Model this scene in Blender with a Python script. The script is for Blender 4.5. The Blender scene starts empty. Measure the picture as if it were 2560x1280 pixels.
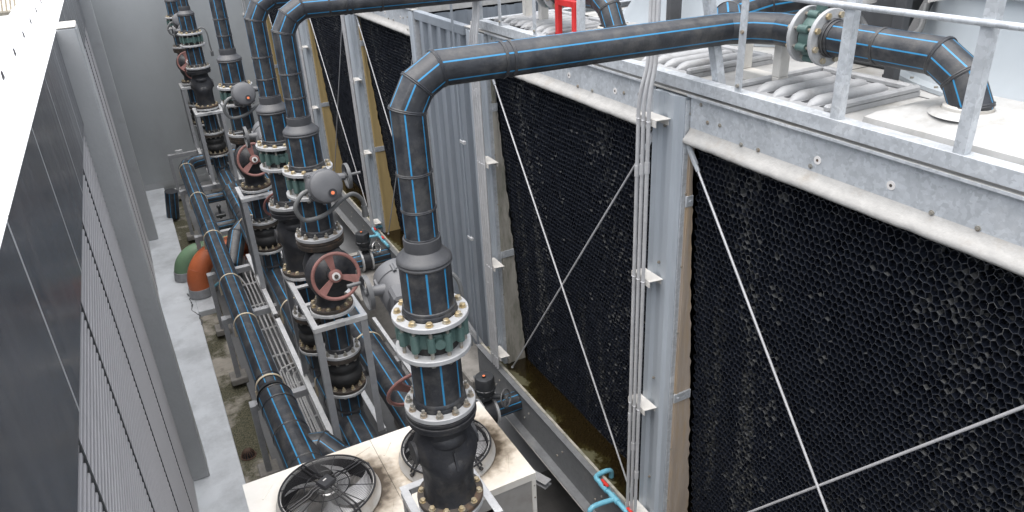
import bpy, math, random
from mathutils import Vector as V, Matrix as M3, Quaternion
R_ = math.radians
random.seed(7)
H = 6.9                       # heights below are measured from the eye; the floor lies 6.9 m under it
sc = bpy.context.scene
col = sc.collection

# ------------------------------------------------------------------ mesh builder
class MB:
    def __init__(s): s.v = []; s.f = []; s.m = []
    def add(s, vs, fs, mi=0):
        b = len(s.v); s.v += [tuple(p) for p in vs]
        for f in fs: s.f.append([b + i for i in f]); s.m.append(mi)
    def box(s, x0, x1, y0, y1, z0, z1, mi=0, b=0.0, T=None):
        if x0 > x1: x0, x1 = x1, x0
        if y0 > y1: y0, y1 = y1, y0
        if z0 > z1: z0, z1 = z1, z0
        if b <= 0:
            vs = [(x, y, z) for x in (x0, x1) for y in (y0, y1) for z in (z0, z1)]
            fs = [(0,1,3,2),(4,6,7,5),(0,4,5,1),(2,3,7,6),(0,2,6,4),(1,5,7,3)]
        else:
            b = min(b, (x1-x0)*.45, (y1-y0)*.45, (z1-z0)*.45)
            vs = []; idx = {}
            for i in (0,1):
                for j in (0,1):
                    for k in (0,1):
                        X = (x0,x1)[i]; Y = (y0,y1)[j]; Z = (z0,z1)[k]
                        sx = (1,-1)[i]*b; sy = (1,-1)[j]*b; sz = (1,-1)[k]*b
                        idx[i,j,k,0] = len(vs); vs.append((X, Y+sy, Z+sz))
                        idx[i,j,k,1] = len(vs); vs.append((X+sx, Y, Z+sz))
                        idx[i,j,k,2] = len(vs); vs.append((X+sx, Y+sy, Z))
            g = lambda i,j,k,a: idx[i,j,k,a]
            fs = []
            for i in (0,1): fs.append([g(i,0,0,0),g(i,1,0,0),g(i,1,1,0),g(i,0,1,0)])
            for j in (0,1): fs.append([g(0,j,0,1),g(1,j,0,1),g(1,j,1,1),g(0,j,1,1)])
            for k in (0,1): fs.append([g(0,0,k,2),g(1,0,k,2),g(1,1,k,2),g(0,1,k,2)])
            for j in (0,1):
                for k in (0,1): fs.append([g(0,j,k,1),g(1,j,k,1),g(1,j,k,2),g(0,j,k,2)])
            for i in (0,1):
                for k in (0,1): fs.append([g(i,0,k,0),g(i,1,k,0),g(i,1,k,2),g(i,0,k,2)])
            for i in (0,1):
                for j in (0,1): fs.append([g(i,j,0,0),g(i,j,1,0),g(i,j,1,1),g(i,j,0,1)])
            for i in (0,1):
                for j in (0,1):
                    for k in (0,1): fs.append([g(i,j,k,0),g(i,j,k,1),g(i,j,k,2)])
            c = V(((x0+x1)/2,(y0+y1)/2,(z0+z1)/2)); out = []
            for f in fs:
                p = [V(vs[q]) for q in f]; n = (p[1]-p[0]).cross(p[2]-p[0]); m = sum(p, V((0,0,0)))/len(p)
                out.append(f if n.dot(m-c) > 0 else f[::-1])
            fs = out
        if T is not None: vs = [T @ V(p) for p in vs]
        s.add(vs, fs, mi); return s
    def bar(s, p0, p1, w, h, up=(0,0,1), mi=0, b=0.0):
        p0 = V(p0); p1 = V(p1); d = (p1-p0); L = d.length; d.normalize()
        x = d.cross(V(up))
        if x.length < 1e-4: x = d.cross(V((0,1,0)))
        x.normalize(); z = x.cross(d)
        T = M3(((x.x,d.x,z.x,p0.x),(x.y,d.y,z.y,p0.y),(x.z,d.z,z.z,p0.z),(0,0,0,1)))
        return s.box(-w/2, w/2, 0, L, -h/2, h/2, mi, b, T)
    def angle_bar(s, p0, p1, w, t=0.006, up=(0,0,1), side=1, mi=0):
        # an L section: one leg flat on top, one hanging
        p0 = V(p0); p1 = V(p1); d = (p1-p0); L = d.length; d.normalize()
        x = d.cross(V(up))
        if x.length < 1e-4: x = d.cross(V((0,1,0)))
        x.normalize(); z = x.cross(d); x = x*side
        T = M3(((x.x,d.x,z.x,p0.x),(x.y,d.y,z.y,p0.y),(x.z,d.z,z.z,p0.z),(0,0,0,1)))
        s.box(0, w, 0, L, -t, 0, mi, .001, T)
        s.box(-t, -.0003, 0, L, -w, 0, mi, .001, T); return s
    def frame(s, axis):
        a = V(axis).normalized(); t = V((1,0,0)) if abs(a.x) < .9 else V((0,1,0))
        e1 = (t - a*t.dot(a)).normalized(); return a, e1, a.cross(e1)
    def lathe(s, prof, o=(0,0,0), axis=(0,0,1), n=32, mi=0, caps=(True,True), closed=False, phase=0):
        a, e1, e2 = s.frame(axis); o = V(o); vs = []; fs = []
        for r, h in prof:
            for i in range(n):
                t = 2*math.pi*i/n + phase; vs.append(o + a*h + (e1*math.cos(t)+e2*math.sin(t))*r)
        k = len(prof); rng = range(k if closed else k-1)
        for j in rng:
            j2 = (j+1) % k
            for i in range(n):
                i2 = (i+1) % n; fs.append((j*n+i, j*n+i2, j2*n+i2, j2*n+i))
        if not closed:
            if caps[0]: fs.append(tuple(range(n))[::-1])
            if caps[1]: fs.append(tuple((k-1)*n+i for i in range(n)))
        s.add(vs, fs, mi); return s
    def cyl(s, p0, p1, r0, r1=None, n=16, mi=0, caps=(True,True), phase=0):
        p0 = V(p0); d = V(p1)-p0; L = d.length
        return s.lathe([(r0,0),(r0 if r1 is None else r1, L)], p0, d, n, mi, caps, phase=phase)
    def torus(s, c, axis, R, r, n=32, m=8, mi=0):
        return s.lathe([(R+r*math.cos(2*math.pi*j/m), r*math.sin(2*math.pi*j/m)) for j in range(m)], c, axis, n, mi, closed=True)
    def ball(s, c, r, n=12, m=8, mi=0, sq=(1,1,1)):
        vs = [(c[0], c[1], c[2]-r*sq[2])]; fs = []
        for j in range(1, m):
            t = -math.pi/2 + math.pi*j/m
            for i in range(n):
                p = 2*math.pi*i/n; vs.append((c[0]+r*sq[0]*math.cos(t)*math.cos(p), c[1]+r*sq[1]*math.cos(t)*math.sin(p), c[2]+r*sq[2]*math.sin(t)))
        vs.append((c[0], c[1], c[2]+r*sq[2])); top = len(vs)-1
        for i in range(n):
            i2 = (i+1)%n; fs.append((0, 1+i2, 1+i)); fs.append((top, 1+(m-2)*n+i, 1+(m-2)*n+i2))
            for j in range(m-2): fs.append((1+j*n+i, 1+j*n+i2, 1+(j+1)*n+i2, 1+(j+1)*n+i))
        s.add(vs, fs, mi); return s
    def rings(s, path, r, angs, ref=None):
        P = [V(p) for p in path]; out = []; n = len(P)
        D = [(P[i+1]-P[i]).normalized() for i in range(n-1)]
        if ref is None: ref = V((0,1,0)) if abs(D[0].y) < .8 else V((0,0,1))
        e1 = V(ref) - D[0]*V(ref).dot(D[0]); e1.normalize()
        for i in range(n):
            if 0 < i < n-1:
                q = D[i-1].rotation_difference(D[i]); d = D[i-1]; nn = (D[i-1]+D[i]).normalized()
            else: q = None; d = D[min(i, n-2)]; nn = d
            e2 = d.cross(e1); rr = r[i] if isinstance(r, (list,tuple)) else r; ring = []
            for a in angs:
                o = (e1*math.cos(a)+e2*math.sin(a))*rr; o = o - d*(o.dot(nn)/d.dot(nn)); ring.append(P[i]+o)
            out.append(ring)
            if q is not None: e1 = q @ e1
        return out
    def tube(s, path, r, n=12, mi=0, caps=True, closed=False):
        path = [V(path[0])]+[V(b) for a, b in zip(path, path[1:]) if (V(b)-V(a)).length > 1e-5]
        angs = [2*math.pi*i/n for i in range(n)]; rs = s.rings(path, r, angs); vs = [p for q in rs for p in q]; fs = []
        for j in range(len(rs)-1):
            for i in range(n): i2 = (i+1)%n; fs.append((j*n+i, j*n+i2, (j+1)*n+i2, (j+1)*n+i))
        if caps: fs.append(tuple(range(n))[::-1]); fs.append(tuple((len(rs)-1)*n+i for i in range(n)))
        s.add(vs, fs, mi); return s
    def pipe(s, path, r, stripes=8, sw=.006, phase=0.2, ref=None, welds=(), caps=True, bead=.006):
        # black pipe (slot 0) with thin coloured stripe faces (slot 1) and moulded weld beads (slot 0)
        rr = r[0] if isinstance(r,(list,tuple)) else r; a = sw/rr; angs = []; isS = []
        for k in range(stripes):
            c = phase + 2*math.pi*k/stripes; st = 2*math.pi/stripes
            angs.append(c-a); isS.append(1)
            for q in range(6): angs.append(c+a+(st-2*a)*q/6); isS.append(0)
        n = len(angs); rs = s.rings(path, r, angs, ref); vs = [p for q in rs for p in q]
        f0 = []; f1 = []
        for j in range(len(rs)-1):
            for i in range(n):
                i2 = (i+1)%n; (f1 if isS[i] else f0).append((j*n+i, j*n+i2, (j+1)*n+i2, (j+1)*n+i))
        if caps: f0.append(tuple(range(n))[::-1]); f0.append(tuple((len(rs)-1)*n+i for i in range(n)))
        s.add(vs, f0, 0); b = len(s.v)-len(vs)
        for f in f1: s.f.append([b+i for i in f]); s.m.append(1)
        for j in welds: s.bead([rs[j][i] for i in range(n) if not isS[i]], path[j], bead)
        return s
    def bead(s, ring, c, r, double=True):
        c = V(c); n = len(ring); nrm = (ring[0]-c).cross(ring[n//4]-c).normalized()
        for off in ((-.85*r, .85*r) if double else (0,)):
            vs = []; fs = []; m = 6
            for p in ring:
                o = (p-c); L = o.length; o.normalize()
                for k in range(m):
                    t = 2*math.pi*k/m; vs.append(p + o*(r*.9*math.cos(t)) + nrm*(off + r*math.sin(t)))
            for i in range(n):
                i2 = (i+1)%n
                for k in range(m): k2 = (k+1)%m; fs.append((i*m+k, i2*m+k, i2*m+k2, i*m+k2))
            s.add(vs, fs, 0)
    def weld(s, c, axis, R, r=.006):
        a, e1, e2 = s.frame(axis); c = V(c)
        s.bead([c+(e1*math.cos(2*math.pi*i/40)+e2*math.sin(2*math.pi*i/40))*R for i in range(40)], c, r); return s
    def prism(s, poly, ext, mi=0):
        n = len(poly); e = V(ext); vs = [V(p) for p in poly] + [V(p)+e for p in poly]
        fs = [tuple(range(n))[::-1], tuple(n+i for i in range(n))] + [(i, (i+1)%n, n+(i+1)%n, n+i) for i in range(n)]
        nn = (vs[1]-vs[0]).cross(vs[2]-vs[1])
        if nn.dot(e) < 0: fs = [f[::-1] for f in fs]
        s.add(vs, fs, mi); return s
    def mesh(s, name, mats, off, sharp=32):
        me = bpy.data.meshes.new(name); o = V(off)
        me.from_pydata([tuple(V(p)+o) for p in s.v], [], s.f)
        for m in mats: me.materials.append(m)
        me.polygons.foreach_set('material_index', s.m)
        me.polygons.foreach_set('use_smooth', [True]*len(s.f))
        me.update(); me.set_sharp_from_angle(angle=R_(sharp)); return me

# ------------------------------------------------------------------ objects
CACHE = {}
def thing(name, label, cat, loc, group=None):
    o = bpy.data.objects.new(name, None); col.objects.link(o); o.empty_display_size = .1
    o.location = (loc[0], loc[1], loc[2]+H); o['label'] = label; o['category'] = cat
    if group: o['group'] = group
    return o
def link(name, me, parent=None, loc=None, rot=None):
    o = bpy.data.objects.new(name, me); col.objects.link(o)
    if parent: o.parent = parent
    if loc is not None: o.location = loc
    if rot is not None: o.rotation_euler = rot
    return o
def base_of(root):
    p = root
    off = V((0,0,0))
    while p is not None: off += V(p.location); p = p.parent
    return off
def part(root, name, mb, mats, key=None, at=(0,0), label=None, sharp=32):
    """a part of root; mb holds points in eye-level coordinates, shifted by at; key shares the mesh between copies"""
    if not isinstance(mats, (list,tuple)): mats = [mats]
    if key and key in CACHE: me = CACHE[key]
    else:
        m = mb() if callable(mb) else mb
        me = m.mesh(name, mats, V((at[0], at[1], H)) - base_of(root), sharp)
        if key: CACHE[key] = me
    o = link(name, me, root)
    if label: o['label'] = label
    return o
def solo(name, mb, mats, label, cat, loc, group=None, sharp=32):
    if not isinstance(mats, (list,tuple)): mats = [mats]
    me = mb.mesh(name, mats, -V(loc), sharp)
    o = link(name, me, None, (loc[0], loc[1], loc[2]+H)); o['label'] = label; o['category'] = cat
    if group: o['group'] = group
    return o
def setting(name, mb, mats, kind='structure'):
    if not isinstance(mats, (list,tuple)): mats = [mats]
    o = link(name, mb.mesh(name, mats, (0,0,H))); o['kind'] = kind; return o

# ------------------------------------------------------------------ materials
def mat(name, c, rough=.5, metal=0.0, var=.12, scale=6.0, bump=0.0, bscale=40.0, dirt=None, damt=0.0, dscale=3.0, dlo=.5, dhi=.7, spec=None, coat=0.0, stretch=(1,1,1), rvar=.08, ngen=False):
    m = bpy.data.materials.new(name); m.use_nodes = True; nt = m.node_tree; N = nt.nodes; L = nt.links
    b = N['Principled BSDF']; b.inputs['Roughness'].default_value = rough; b.inputs['Metallic'].default_value = metal
    if spec is not None: b.inputs['Specular IOR Level'].default_value = spec
    if coat: b.inputs['Coat Weight'].default_value = coat; b.inputs['Coat Roughness'].default_value = .15
    tc = N.new('ShaderNodeTexCoord'); mp = N.new('ShaderNodeMapping'); mp.inputs['Scale'].default_value = stretch
    L.new(tc.outputs['Object'], mp.inputs['Vector'])
    n1 = N.new('ShaderNodeTexNoise'); n1.inputs['Scale'].default_value = scale; n1.inputs['Detail'].default_value = 6; n1.inputs['Roughness'].default_value = .65
    L.new(mp.outputs[0], n1.inputs['Vector'])
    rp = N.new('ShaderNodeMapRange'); rp.inputs['From Min'].default_value = .3; rp.inputs['From Max'].default_value = .7
    rp.inputs['To Min'].default_value = 1-var; rp.inputs['To Max'].default_value = 1+var; L.new(n1.outputs['Fac'], rp.inputs['Value'])
    mx = N.new('ShaderNodeVectorMath'); mx.operation = 'SCALE'; mx.inputs[0].default_value = c[:3]; L.new(rp.outputs[0], mx.inputs['Scale'])
    out = mx.outputs[0]
    if dirt is not None:
        n2 = N.new('ShaderNodeTexNoise'); n2.inputs['Scale'].default_value = dscale; n2.inputs['Detail'].default_value = 9; n2.inputs['Roughness'].default_value = .7
        L.new(mp.outputs[0], n2.inputs['Vector'])
        r2 = N.new('ShaderNodeMapRange'); r2.inputs['From Min'].default_value = dlo; r2.inputs['From Max'].default_value = dhi
        r2.inputs['To Max'].default_value = damt; L.new(n2.outputs['Fac'], r2.inputs['Value'])
        mm = N.new('ShaderNodeMix'); mm.data_type = 'RGBA'; L.new(r2.outputs[0], mm.inputs['Factor']); L.new(out, mm.inputs['A']); mm.inputs['B'].default_value = (*dirt, 1)
        out = mm.outputs['Result']
    L.new(out, b.inputs['Base Color'])
    rr = N.new('ShaderNodeMapRange'); rr.inputs['From Min'].default_value = .3; rr.inputs['From Max'].default_value = .7
    rr.inputs['To Min'].default_value = max(.03, rough-rvar); rr.inputs['To Max'].default_value = min(1, rough+rvar); L.new(n1.outputs['Fac'], rr.inputs['Value']); L.new(rr.outputs[0], b.inputs['Roughness'])
    if bump:
        n3 = N.new('ShaderNodeTexNoise'); n3.inputs['Scale'].default_value = bscale; n3.inputs['Detail'].default_value = 4; L.new(mp.outputs[0], n3.inputs['Vector'])
        bp = N.new('ShaderNodeBump'); bp.inputs['Strength'].default_value = bump; bp.inputs['Distance'].default_value = .01; L.new(n3.outputs['Fac'], bp.inputs['Height']); L.new(bp.outputs[0], b.inputs['Normal'])
    return m
def galv(name, c, rough=.45, metal=.35, amt=.12, sc_=26, dirt=None, damt=.5, stretch=(1,1,1)):
    m = mat(name, c, rough, metal, .10, 5, 0, 40, dirt, damt, 2.5, .55, .75, stretch=stretch); nt = m.node_tree; N = nt.nodes; L = nt.links; b = N['Principled BSDF']
    src = b.inputs['Base Color'].links[0].from_socket
    vo = N.new('ShaderNodeTexVoronoi'); vo.inputs['Scale'].default_value = sc_; tc = [n for n in N if n.type == 'TEX_COORD'][0]
    no = N.new('ShaderNodeTexNoise'); no.inputs['Scale'].default_value = 30; L.new(tc.outputs['Object'], no.inputs['Vector'])
    ad = N.new('ShaderNodeMix'); ad.data_type = 'RGBA'; ad.inputs['Factor'].default_value = .06; L.new(tc.outputs['Object'], ad.inputs['A']); L.new(no.outputs['Color'], ad.inputs['B'])
    L.new(ad.outputs['Result'], vo.inputs['Vector'])
    sp = N.new('ShaderNodeSeparateColor'); L.new(vo.outputs['Color'], sp.inputs[0])
    rp = N.new('ShaderNodeMapRange'); rp.inputs['To Min'].default_value = 1-amt; rp.inputs['To Max'].default_value = 1+amt; L.new(sp.outputs[0], rp.inputs['Value'])
    mx = N.new('ShaderNodeVectorMath'); mx.operation = 'SCALE'; L.new(src, mx.inputs[0]); L.new(rp.outputs[0], mx.inputs['Scale']); L.new(mx.outputs[0], b.inputs['Base Color'])
    return m
MT = {}
MT['hdpe'] = mat('black_polyethylene', (.024,.026,.031), .43, 0, .30, 9, .14, 60, (.115,.11,.10), .75, 6, .47, .78)
MT['stripe'] = mat('blue_stripe', (.026,.215,.42), .5, 0, .08, 9)
MT['fitting'] = mat('grey_black_fitting', (.055,.056,.06), .40, 0, .15, 8, .08, 60, (.12,.115,.11), .4, 5, .5, .8)
MT['flange'] = mat('white_zinc_flange', (.42,.425,.43), .42, .15, .10, 14, .15, 70, (.30,.30,.30), .55, 9, .5, .75)
MT['bolt'] = mat('yellow_zinc_bolt', (.40,.31,.17), .42, .35, .30, 25, 0, 40, (.36,.35,.31), .8, 12, .40, .6)
MT['nut'] = mat('grey_zinc_nut', (.30,.29,.26), .45, .35, .25, 25, 0, 40, (.30,.20,.11), .7, 12, .5, .65)
MT['green'] = mat('green_valve_paint', (.075,.130,.119), .42, 0, .12, 9, .12, 60, (.16,.2,.18), .35, 9, .5, .7)
MT['cast'] = mat('black_cast_iron', (.020,.021,.025), .48, 0, .30, 9, .25, 45, (.075,.068,.058), .6, 7, .5, .75)
MT['rusty'] = mat('dark_rusty_iron', (.060,.050,.042), .62, .1, .30, 12, .2, 60, (.20,.10,.045), .75, 6, .52, .72)
MT['wheel'] = mat('red_oxide_paint', (.25,.118,.103), .50, 0, .15, 9, .12, 60, (.12,.06,.045), .6, 10, .5, .7)
MT['white'] = mat('white_washer', (.62,.6,.58), .45, 0, .1)
MT['rubber'] = mat('black_rubber', (.022,.022,.022), .62, 0, .25, 12, .1, 50)
MT['act'] = mat('grey_actuator_paint', (.105,.107,.113), .46, 0, .07, 10, .06, 70)
MT['actdark'] = mat('black_actuator_paint', (.035,.037,.04), .34, 0, .2, 10, .1, 60, (.25,.25,.24), .5, 6, .58, .72)
MT['chrome'] = mat('bright_steel', (.62,.62,.62), .28, .8, .08)
MT['indicator'] = mat('orange_indicator', (.75,.20,.08), .35)
MT['blackp'] = mat('black_plastic', (.018,.018,.02), .38, 0, .15)
MT['hose'] = mat('grey_flexible_conduit', (.135,.138,.138), .5, 0, .1, 20)
MT['frame'] = galv('grey_painted_steel', (.30,.305,.315), .5, .15, .05, 20, (.20,.15,.11), .35)
MT['lightsteel'] = galv('light_galvanised_steel', (.50,.505,.51), .42, .3, .06, 30, (.36,.34,.3), .5)
MT['galv'] = galv('spangled_galvanised_steel', (.455,.478,.50), .46, .25, .13, 40, (.62,.62,.61), .45)
MT['lip'] = mat('scaled_white_lip', (.36,.352,.335), .6, 0, .14, 7, .5, 25, (.27,.235,.19), .6, 5, .54, .72)
MT['deck'] = mat('white_fibreglass_deck', (.44,.437,.425), .46, 0, .12, 5, .06, 50, (.20,.185,.155), .75, 3.0, .47, .72)
MT['lid'] = mat('white_deck_cover', (.33,.335,.342), .45, 0, .12, 7, .1, 50, (.17,.165,.155), .7, 5, .52, .7)
MT['panel'] = mat('blue_grey_casing_panel', (.225,.25,.28), .46, .1, .10, 4, 0, 40, (.24,.26,.28), .5, 3, .5, .75, stretch=(2,2,.25))
MT['postpan'] = mat('blue_grey_post_panel', (.385,.42,.455), .45, .15, .08, 4, 0, 40, (.30,.33,.36), .6, 3, .5, .72, stretch=(2,2,.2))
MT['stack'] = mat('pale_blue_fan_stack', (.36,.395,.42), .45, 0, .06, 2.5, 0, 40, (.38,.41,.43), .5, 2, .5, .75, stretch=(1,1,.3))
MT['mossy'] = mat('mossy_casing_board', (.34,.32,.28), .75, 0, .15, 6, .4, 18, (.13,.135,.10), .85, 3.2, .46, .66, stretch=(2,2,.5))
MT['tan'] = mat('tan_casing_board', (.36,.30,.245), .75, 0, .14, 6, .35, 18, (.40,.27,.13), .75, 2.4, .46, .68, stretch=(3,3,.35))
MT['yellow'] = mat('yellow_casing_board', (.46,.34,.155), .6, 0, .10, 5, .08, 30, (.36,.27,.15), .6, 3, .5, .72, stretch=(3,3,.4))
MT['rod'] = mat('zinc_rod', (.52,.52,.53), .42, .3, .1)
MT['conduit'] = galv('galvanised_conduit', (.52,.52,.525), .38, .3, .04, 40, (.38,.36,.34), .5)
MT['whitebr'] = mat('white_bracket', (.62,.60,.56), .5, 0, .1, 9, 0, 40, (.4,.3,.2), .4, 6, .6, .75)
MT['red'] = mat('red_paint', (.55,.025,.025), .4, 0, .12, 9, .1, 40, (.6,.25,.22), .5, 12, .6, .72)
MT['pvc'] = mat('blue_pvc_pipe', (.13,.36,.46), .35, 0, .12, 7, 0, 40, (.25,.45,.50), .5, 5, .5, .7)
MT['redtap'] = mat('red_tap_handle', (.55,.04,.03), .35, 0, .1)
MT['orange'] = mat('orange_coated_pipe', (.54,.145,.055), .5, 0, .08, 5, .05, 60, (.42,.12,.05), .5, 4, .5, .75)
MT['greenp'] = mat('green_coated_pipe', (.165,.275,.165), .52, 0, .08, 5, .05, 60)
MT['conc'] = mat('grey_concrete', (.27,.255,.235), .85, 0, .16, 5, .5, 30, (.12,.115,.10), .7, 2.2, .48, .68)
MT['floor'] = mat('grey_painted_floor', (.155,.158,.162), .6, 0, .12, 3, .12, 40, (.10,.098,.093), .6, 1.6, .5, .72)
MT['kerb'] = mat('pale_grey_painted_kerb', (.55,.575,.60), .48, 0, .09, 2.2, .12, 30, (.34,.355,.37), .75, 1.3, .46, .66)
MT['wallp'] = mat('grey_painted_wall', (.36,.378,.385), .58, 0, .05, 1.2, .08, 35, (.30,.31,.315), .6, 1.0, .5, .72, stretch=(1,1,.6))
MT['pil'] = mat('grey_painted_pilaster', (.36,.37,.376), .6, 0, .07, 2.0, .25, 25, (.27,.275,.275), .6, 2.0, .55, .72)
MT['piledge'] = mat('pale_pilaster_edge', (.47,.475,.47), .6, 0, .1, 5, .2, 25, (.36,.36,.355), .6, 3, .5, .7)
MT['piltop'] = mat('bare_mortar_top', (.52,.50,.46), .8, 0, .1, 6, .3, 30, (.42,.35,.28), .5, 5, .5, .7)
MT['clad'] = mat('dark_glossy_cladding', (.072,.075,.084), .19, 0, .18, 2.0, 0, 40, (.17,.165,.16), .5, 2.2, .52, .80, spec=.65, rvar=.07, stretch=(3,3,.35))
MT['louvre'] = mat('dark_aluminium_louvre', (.33,.325,.332), .55, 0, .06, 4)
MT['louvback'] = mat('black_louvre_backing', (.012,.012,.014), .7)
MT['coping'] = mat('white_coping_sheet', (.80,.80,.805), .38, 0, .03, 2, 0, 40, (.66,.65,.63), .5, 1.4, .55, .75)
MT['dark'] = mat('dark_void', (.012,.011,.014), .8)
MT['black'] = mat('black_wire', (.016,.016,.018), .42, 0, .1)
MT['blade'] = mat('grey_fan_blade', (.62,.62,.63), .36, .3, .1, 8)
MT['shroud'] = mat('bare_shroud_metal', (.56,.55,.53), .38, .4, .10, 6, 0, 40, (.35,.29,.22), .6, 5, .5, .7)
MT['tray'] = galv('grey_tray_steel', (.40,.405,.41), .45, .3, .05, 30)
MT['clamp'] = mat('cream_pipe_clamp', (.52,.45,.33), .5, 0, .1, 10, 0, 40, (.35,.3,.24), .5, 10)
MT['drain'] = mat('rusty_drain', (.085,.050,.035), .75, .1, .3, 20, .3, 60)
MT['tile'] = mat('beige_roof_tile', (.46,.42,.35), .7, 0, .15, 6)
MT['seam'] = mat('pale_sealant', (.42,.425,.43), .45)
MT['wheelgrey'] = mat('dark_grey_wheel', (.095,.097,.10), .5, 0, .15, 9)
MT['darkfloor'] = mat('dark_shaded_floor', (.050,.048,.046), .55, 0, .3, 3, .2, 30)  # dark base tone with the shade beside the basin painted in
MT['chan'] = galv('dull_basin_channel', (.155,.16,.165), .5, .15, .08, 25, (.28,.27,.25), .5)
MT['hood'] = mat('dark_machine', (.05,.052,.056), .5, 0, .2)
MT['ground'] = mat('far_ground', (.20,.20,.19), .9, 0, .2, .3)

# fill: black cells with lime streaks running down
def fill_mat():
    m = mat('black_fill_film', (.0105,.0130,.0200), .30, 0, .4, 8, 0, 40, rvar=.12); nt = m.node_tree; N = nt.nodes; L = nt.links; b = N['Principled BSDF']
    src = b.inputs['Base Color'].links[0].from_socket
    tc = [n for n in N if n.type == 'TEX_COORD'][0]
    mp = N.new('ShaderNodeMapping'); mp.inputs['Scale'].default_value = (1,1.6,.16); L.new(tc.outputs['Object'], mp.inputs['Vector'])
    a = N.new('ShaderNodeTexNoise'); a.inputs['Scale'].default_value = 2.6; a.inputs['Detail'].default_value = 3; a.inputs['Roughness'].default_value = .5; L.new(mp.outputs[0], a.inputs['Vector'])
    c = N.new('ShaderNodeTexNoise'); c.inputs['Scale'].default_value = 24; c.inputs['Detail'].default_value = 5; L.new(tc.outputs['Object'], c.inputs['Vector'])
    r1 = N.new('ShaderNodeMapRange'); r1.inputs['From Min'].default_value = .57; r1.inputs['From Max'].default_value = .70; L.new(a.outputs['Fac'], r1.inputs['Value'])
    r2 = N.new('ShaderNodeMapRange'); r2.inputs['From Min'].default_value = .48; r2.inputs['From Max'].default_value = .64; L.new(c.outputs['Fac'], r2.inputs['Value'])
    mu = N.new('ShaderNodeMath'); mu.operation = 'MULTIPLY'; L.new(r1.outputs[0], mu.inputs[0]); L.new(r2.outputs[0], mu.inputs[1])
    mm = N.new('ShaderNodeMix'); mm.data_type = 'RGBA'; L.new(mu.outputs[0], mm.inputs['Factor']); L.new(src, mm.inputs['A']); mm.inputs['B'].default_value = (.085,.085,.078,1)
    L.new(mm.outputs['Result'], b.inputs['Base Color']); return m
MT['fill'] = fill_mat()
MT['fillrim'] = mat('grey_worn_cell_rim', (.024,.026,.031), .42, 0, .5, 30, 0, 40, (.16,.16,.155), .7, 9, .60, .70)
MT['nub'] = mat('pale_cell_nub', (.13,.135,.15), .4, 0, .3, 20)

# stained cream cabinet top: scorched rings round the two fans (a stain of its own, kept in object space)
def ac_mat(centres):
    m = mat('cream_cabinet_paint', (.72,.70,.655), .42, 0, .04, 4, 0, 40, (.60,.52,.40), .35, 2.2, .5, .8); nt = m.node_tree; N = nt.nodes; L = nt.links; b = N['Principled BSDF']
    tc = [n for n in N if n.type == 'TEX_COORD'][0]; src = b.inputs['Base Color'].links[0].from_socket
    no = N.new('ShaderNodeTexNoise'); no.inputs['Scale'].default_value = 14; no.inputs['Detail'].default_value = 8; L.new(tc.outputs['Object'], no.inputs['Vector'])
    no2 = N.new('ShaderNodeTexNoise'); no2.inputs['Scale'].default_value = 2.2; no2.inputs['Detail'].default_value = 2; L.new(tc.outputs['Object'], no2.inputs['Vector'])
    for (cx, cy) in centres:
        sb = N.new('ShaderNodeVectorMath'); sb.operation = 'SUBTRACT'; sb.inputs[1].default_value = (cx, cy, 0); L.new(tc.outputs['Object'], sb.inputs[0])
        ml = N.new('ShaderNodeVectorMath'); ml.operation = 'MULTIPLY'; ml.inputs[1].default_value = (1,1,0); L.new(sb.outputs[0], ml.inputs[0])
        ln = N.new('ShaderNodeVectorMath'); ln.operation = 'LENGTH'; L.new(ml.outputs[0], ln.inputs[0])
        # distance + noise, side bias to +X
        sx = N.new('ShaderNodeSeparateXYZ'); L.new(sb.outputs[0], sx.inputs[0])
        k = N.new('ShaderNodeMath'); k.operation = 'MULTIPLY_ADD'; L.new(sx.outputs[0], k.inputs[0]); k.inputs[1].default_value = -.33; L.new(ln.outputs['Value'], k.inputs[2])
        k2 = N.new('ShaderNodeMath'); k2.operation = 'MULTIPLY_ADD'; L.new(no.outputs['Fac'], k2.inputs[0]); k2.inputs[1].default_value = .16; L.new(k.outputs[0], k2.inputs[2])
        k3 = N.new('ShaderNodeMath'); k3.operation = 'MULTIPLY_ADD'; L.new(no2.outputs['Fac'], k3.inputs[0]); k3.inputs[1].default_value = .10; L.new(k2.outputs[0], k3.inputs[2])
        for lo, hi, colr, amt in ((.50,.84,(.36,.255,.135),.62), (.47,.62,(.036,.023,.011),.97)):
            r = N.new('ShaderNodeMapRange'); r.inputs['From Min'].default_value = hi; r.inputs['From Max'].default_value = lo; r.inputs['To Max'].default_value = amt; L.new(k3.outputs[0], r.inputs['Value'])
            mm = N.new('ShaderNodeMix'); mm.data_type = 'RGBA'; L.new(r.outputs[0], mm.inputs['Factor']); L.new(src, mm.inputs['A']); mm.inputs['B'].default_value = (*colr,1); src = mm.outputs['Result']
    L.new(src, b.inputs['Base Color']); return m

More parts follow.
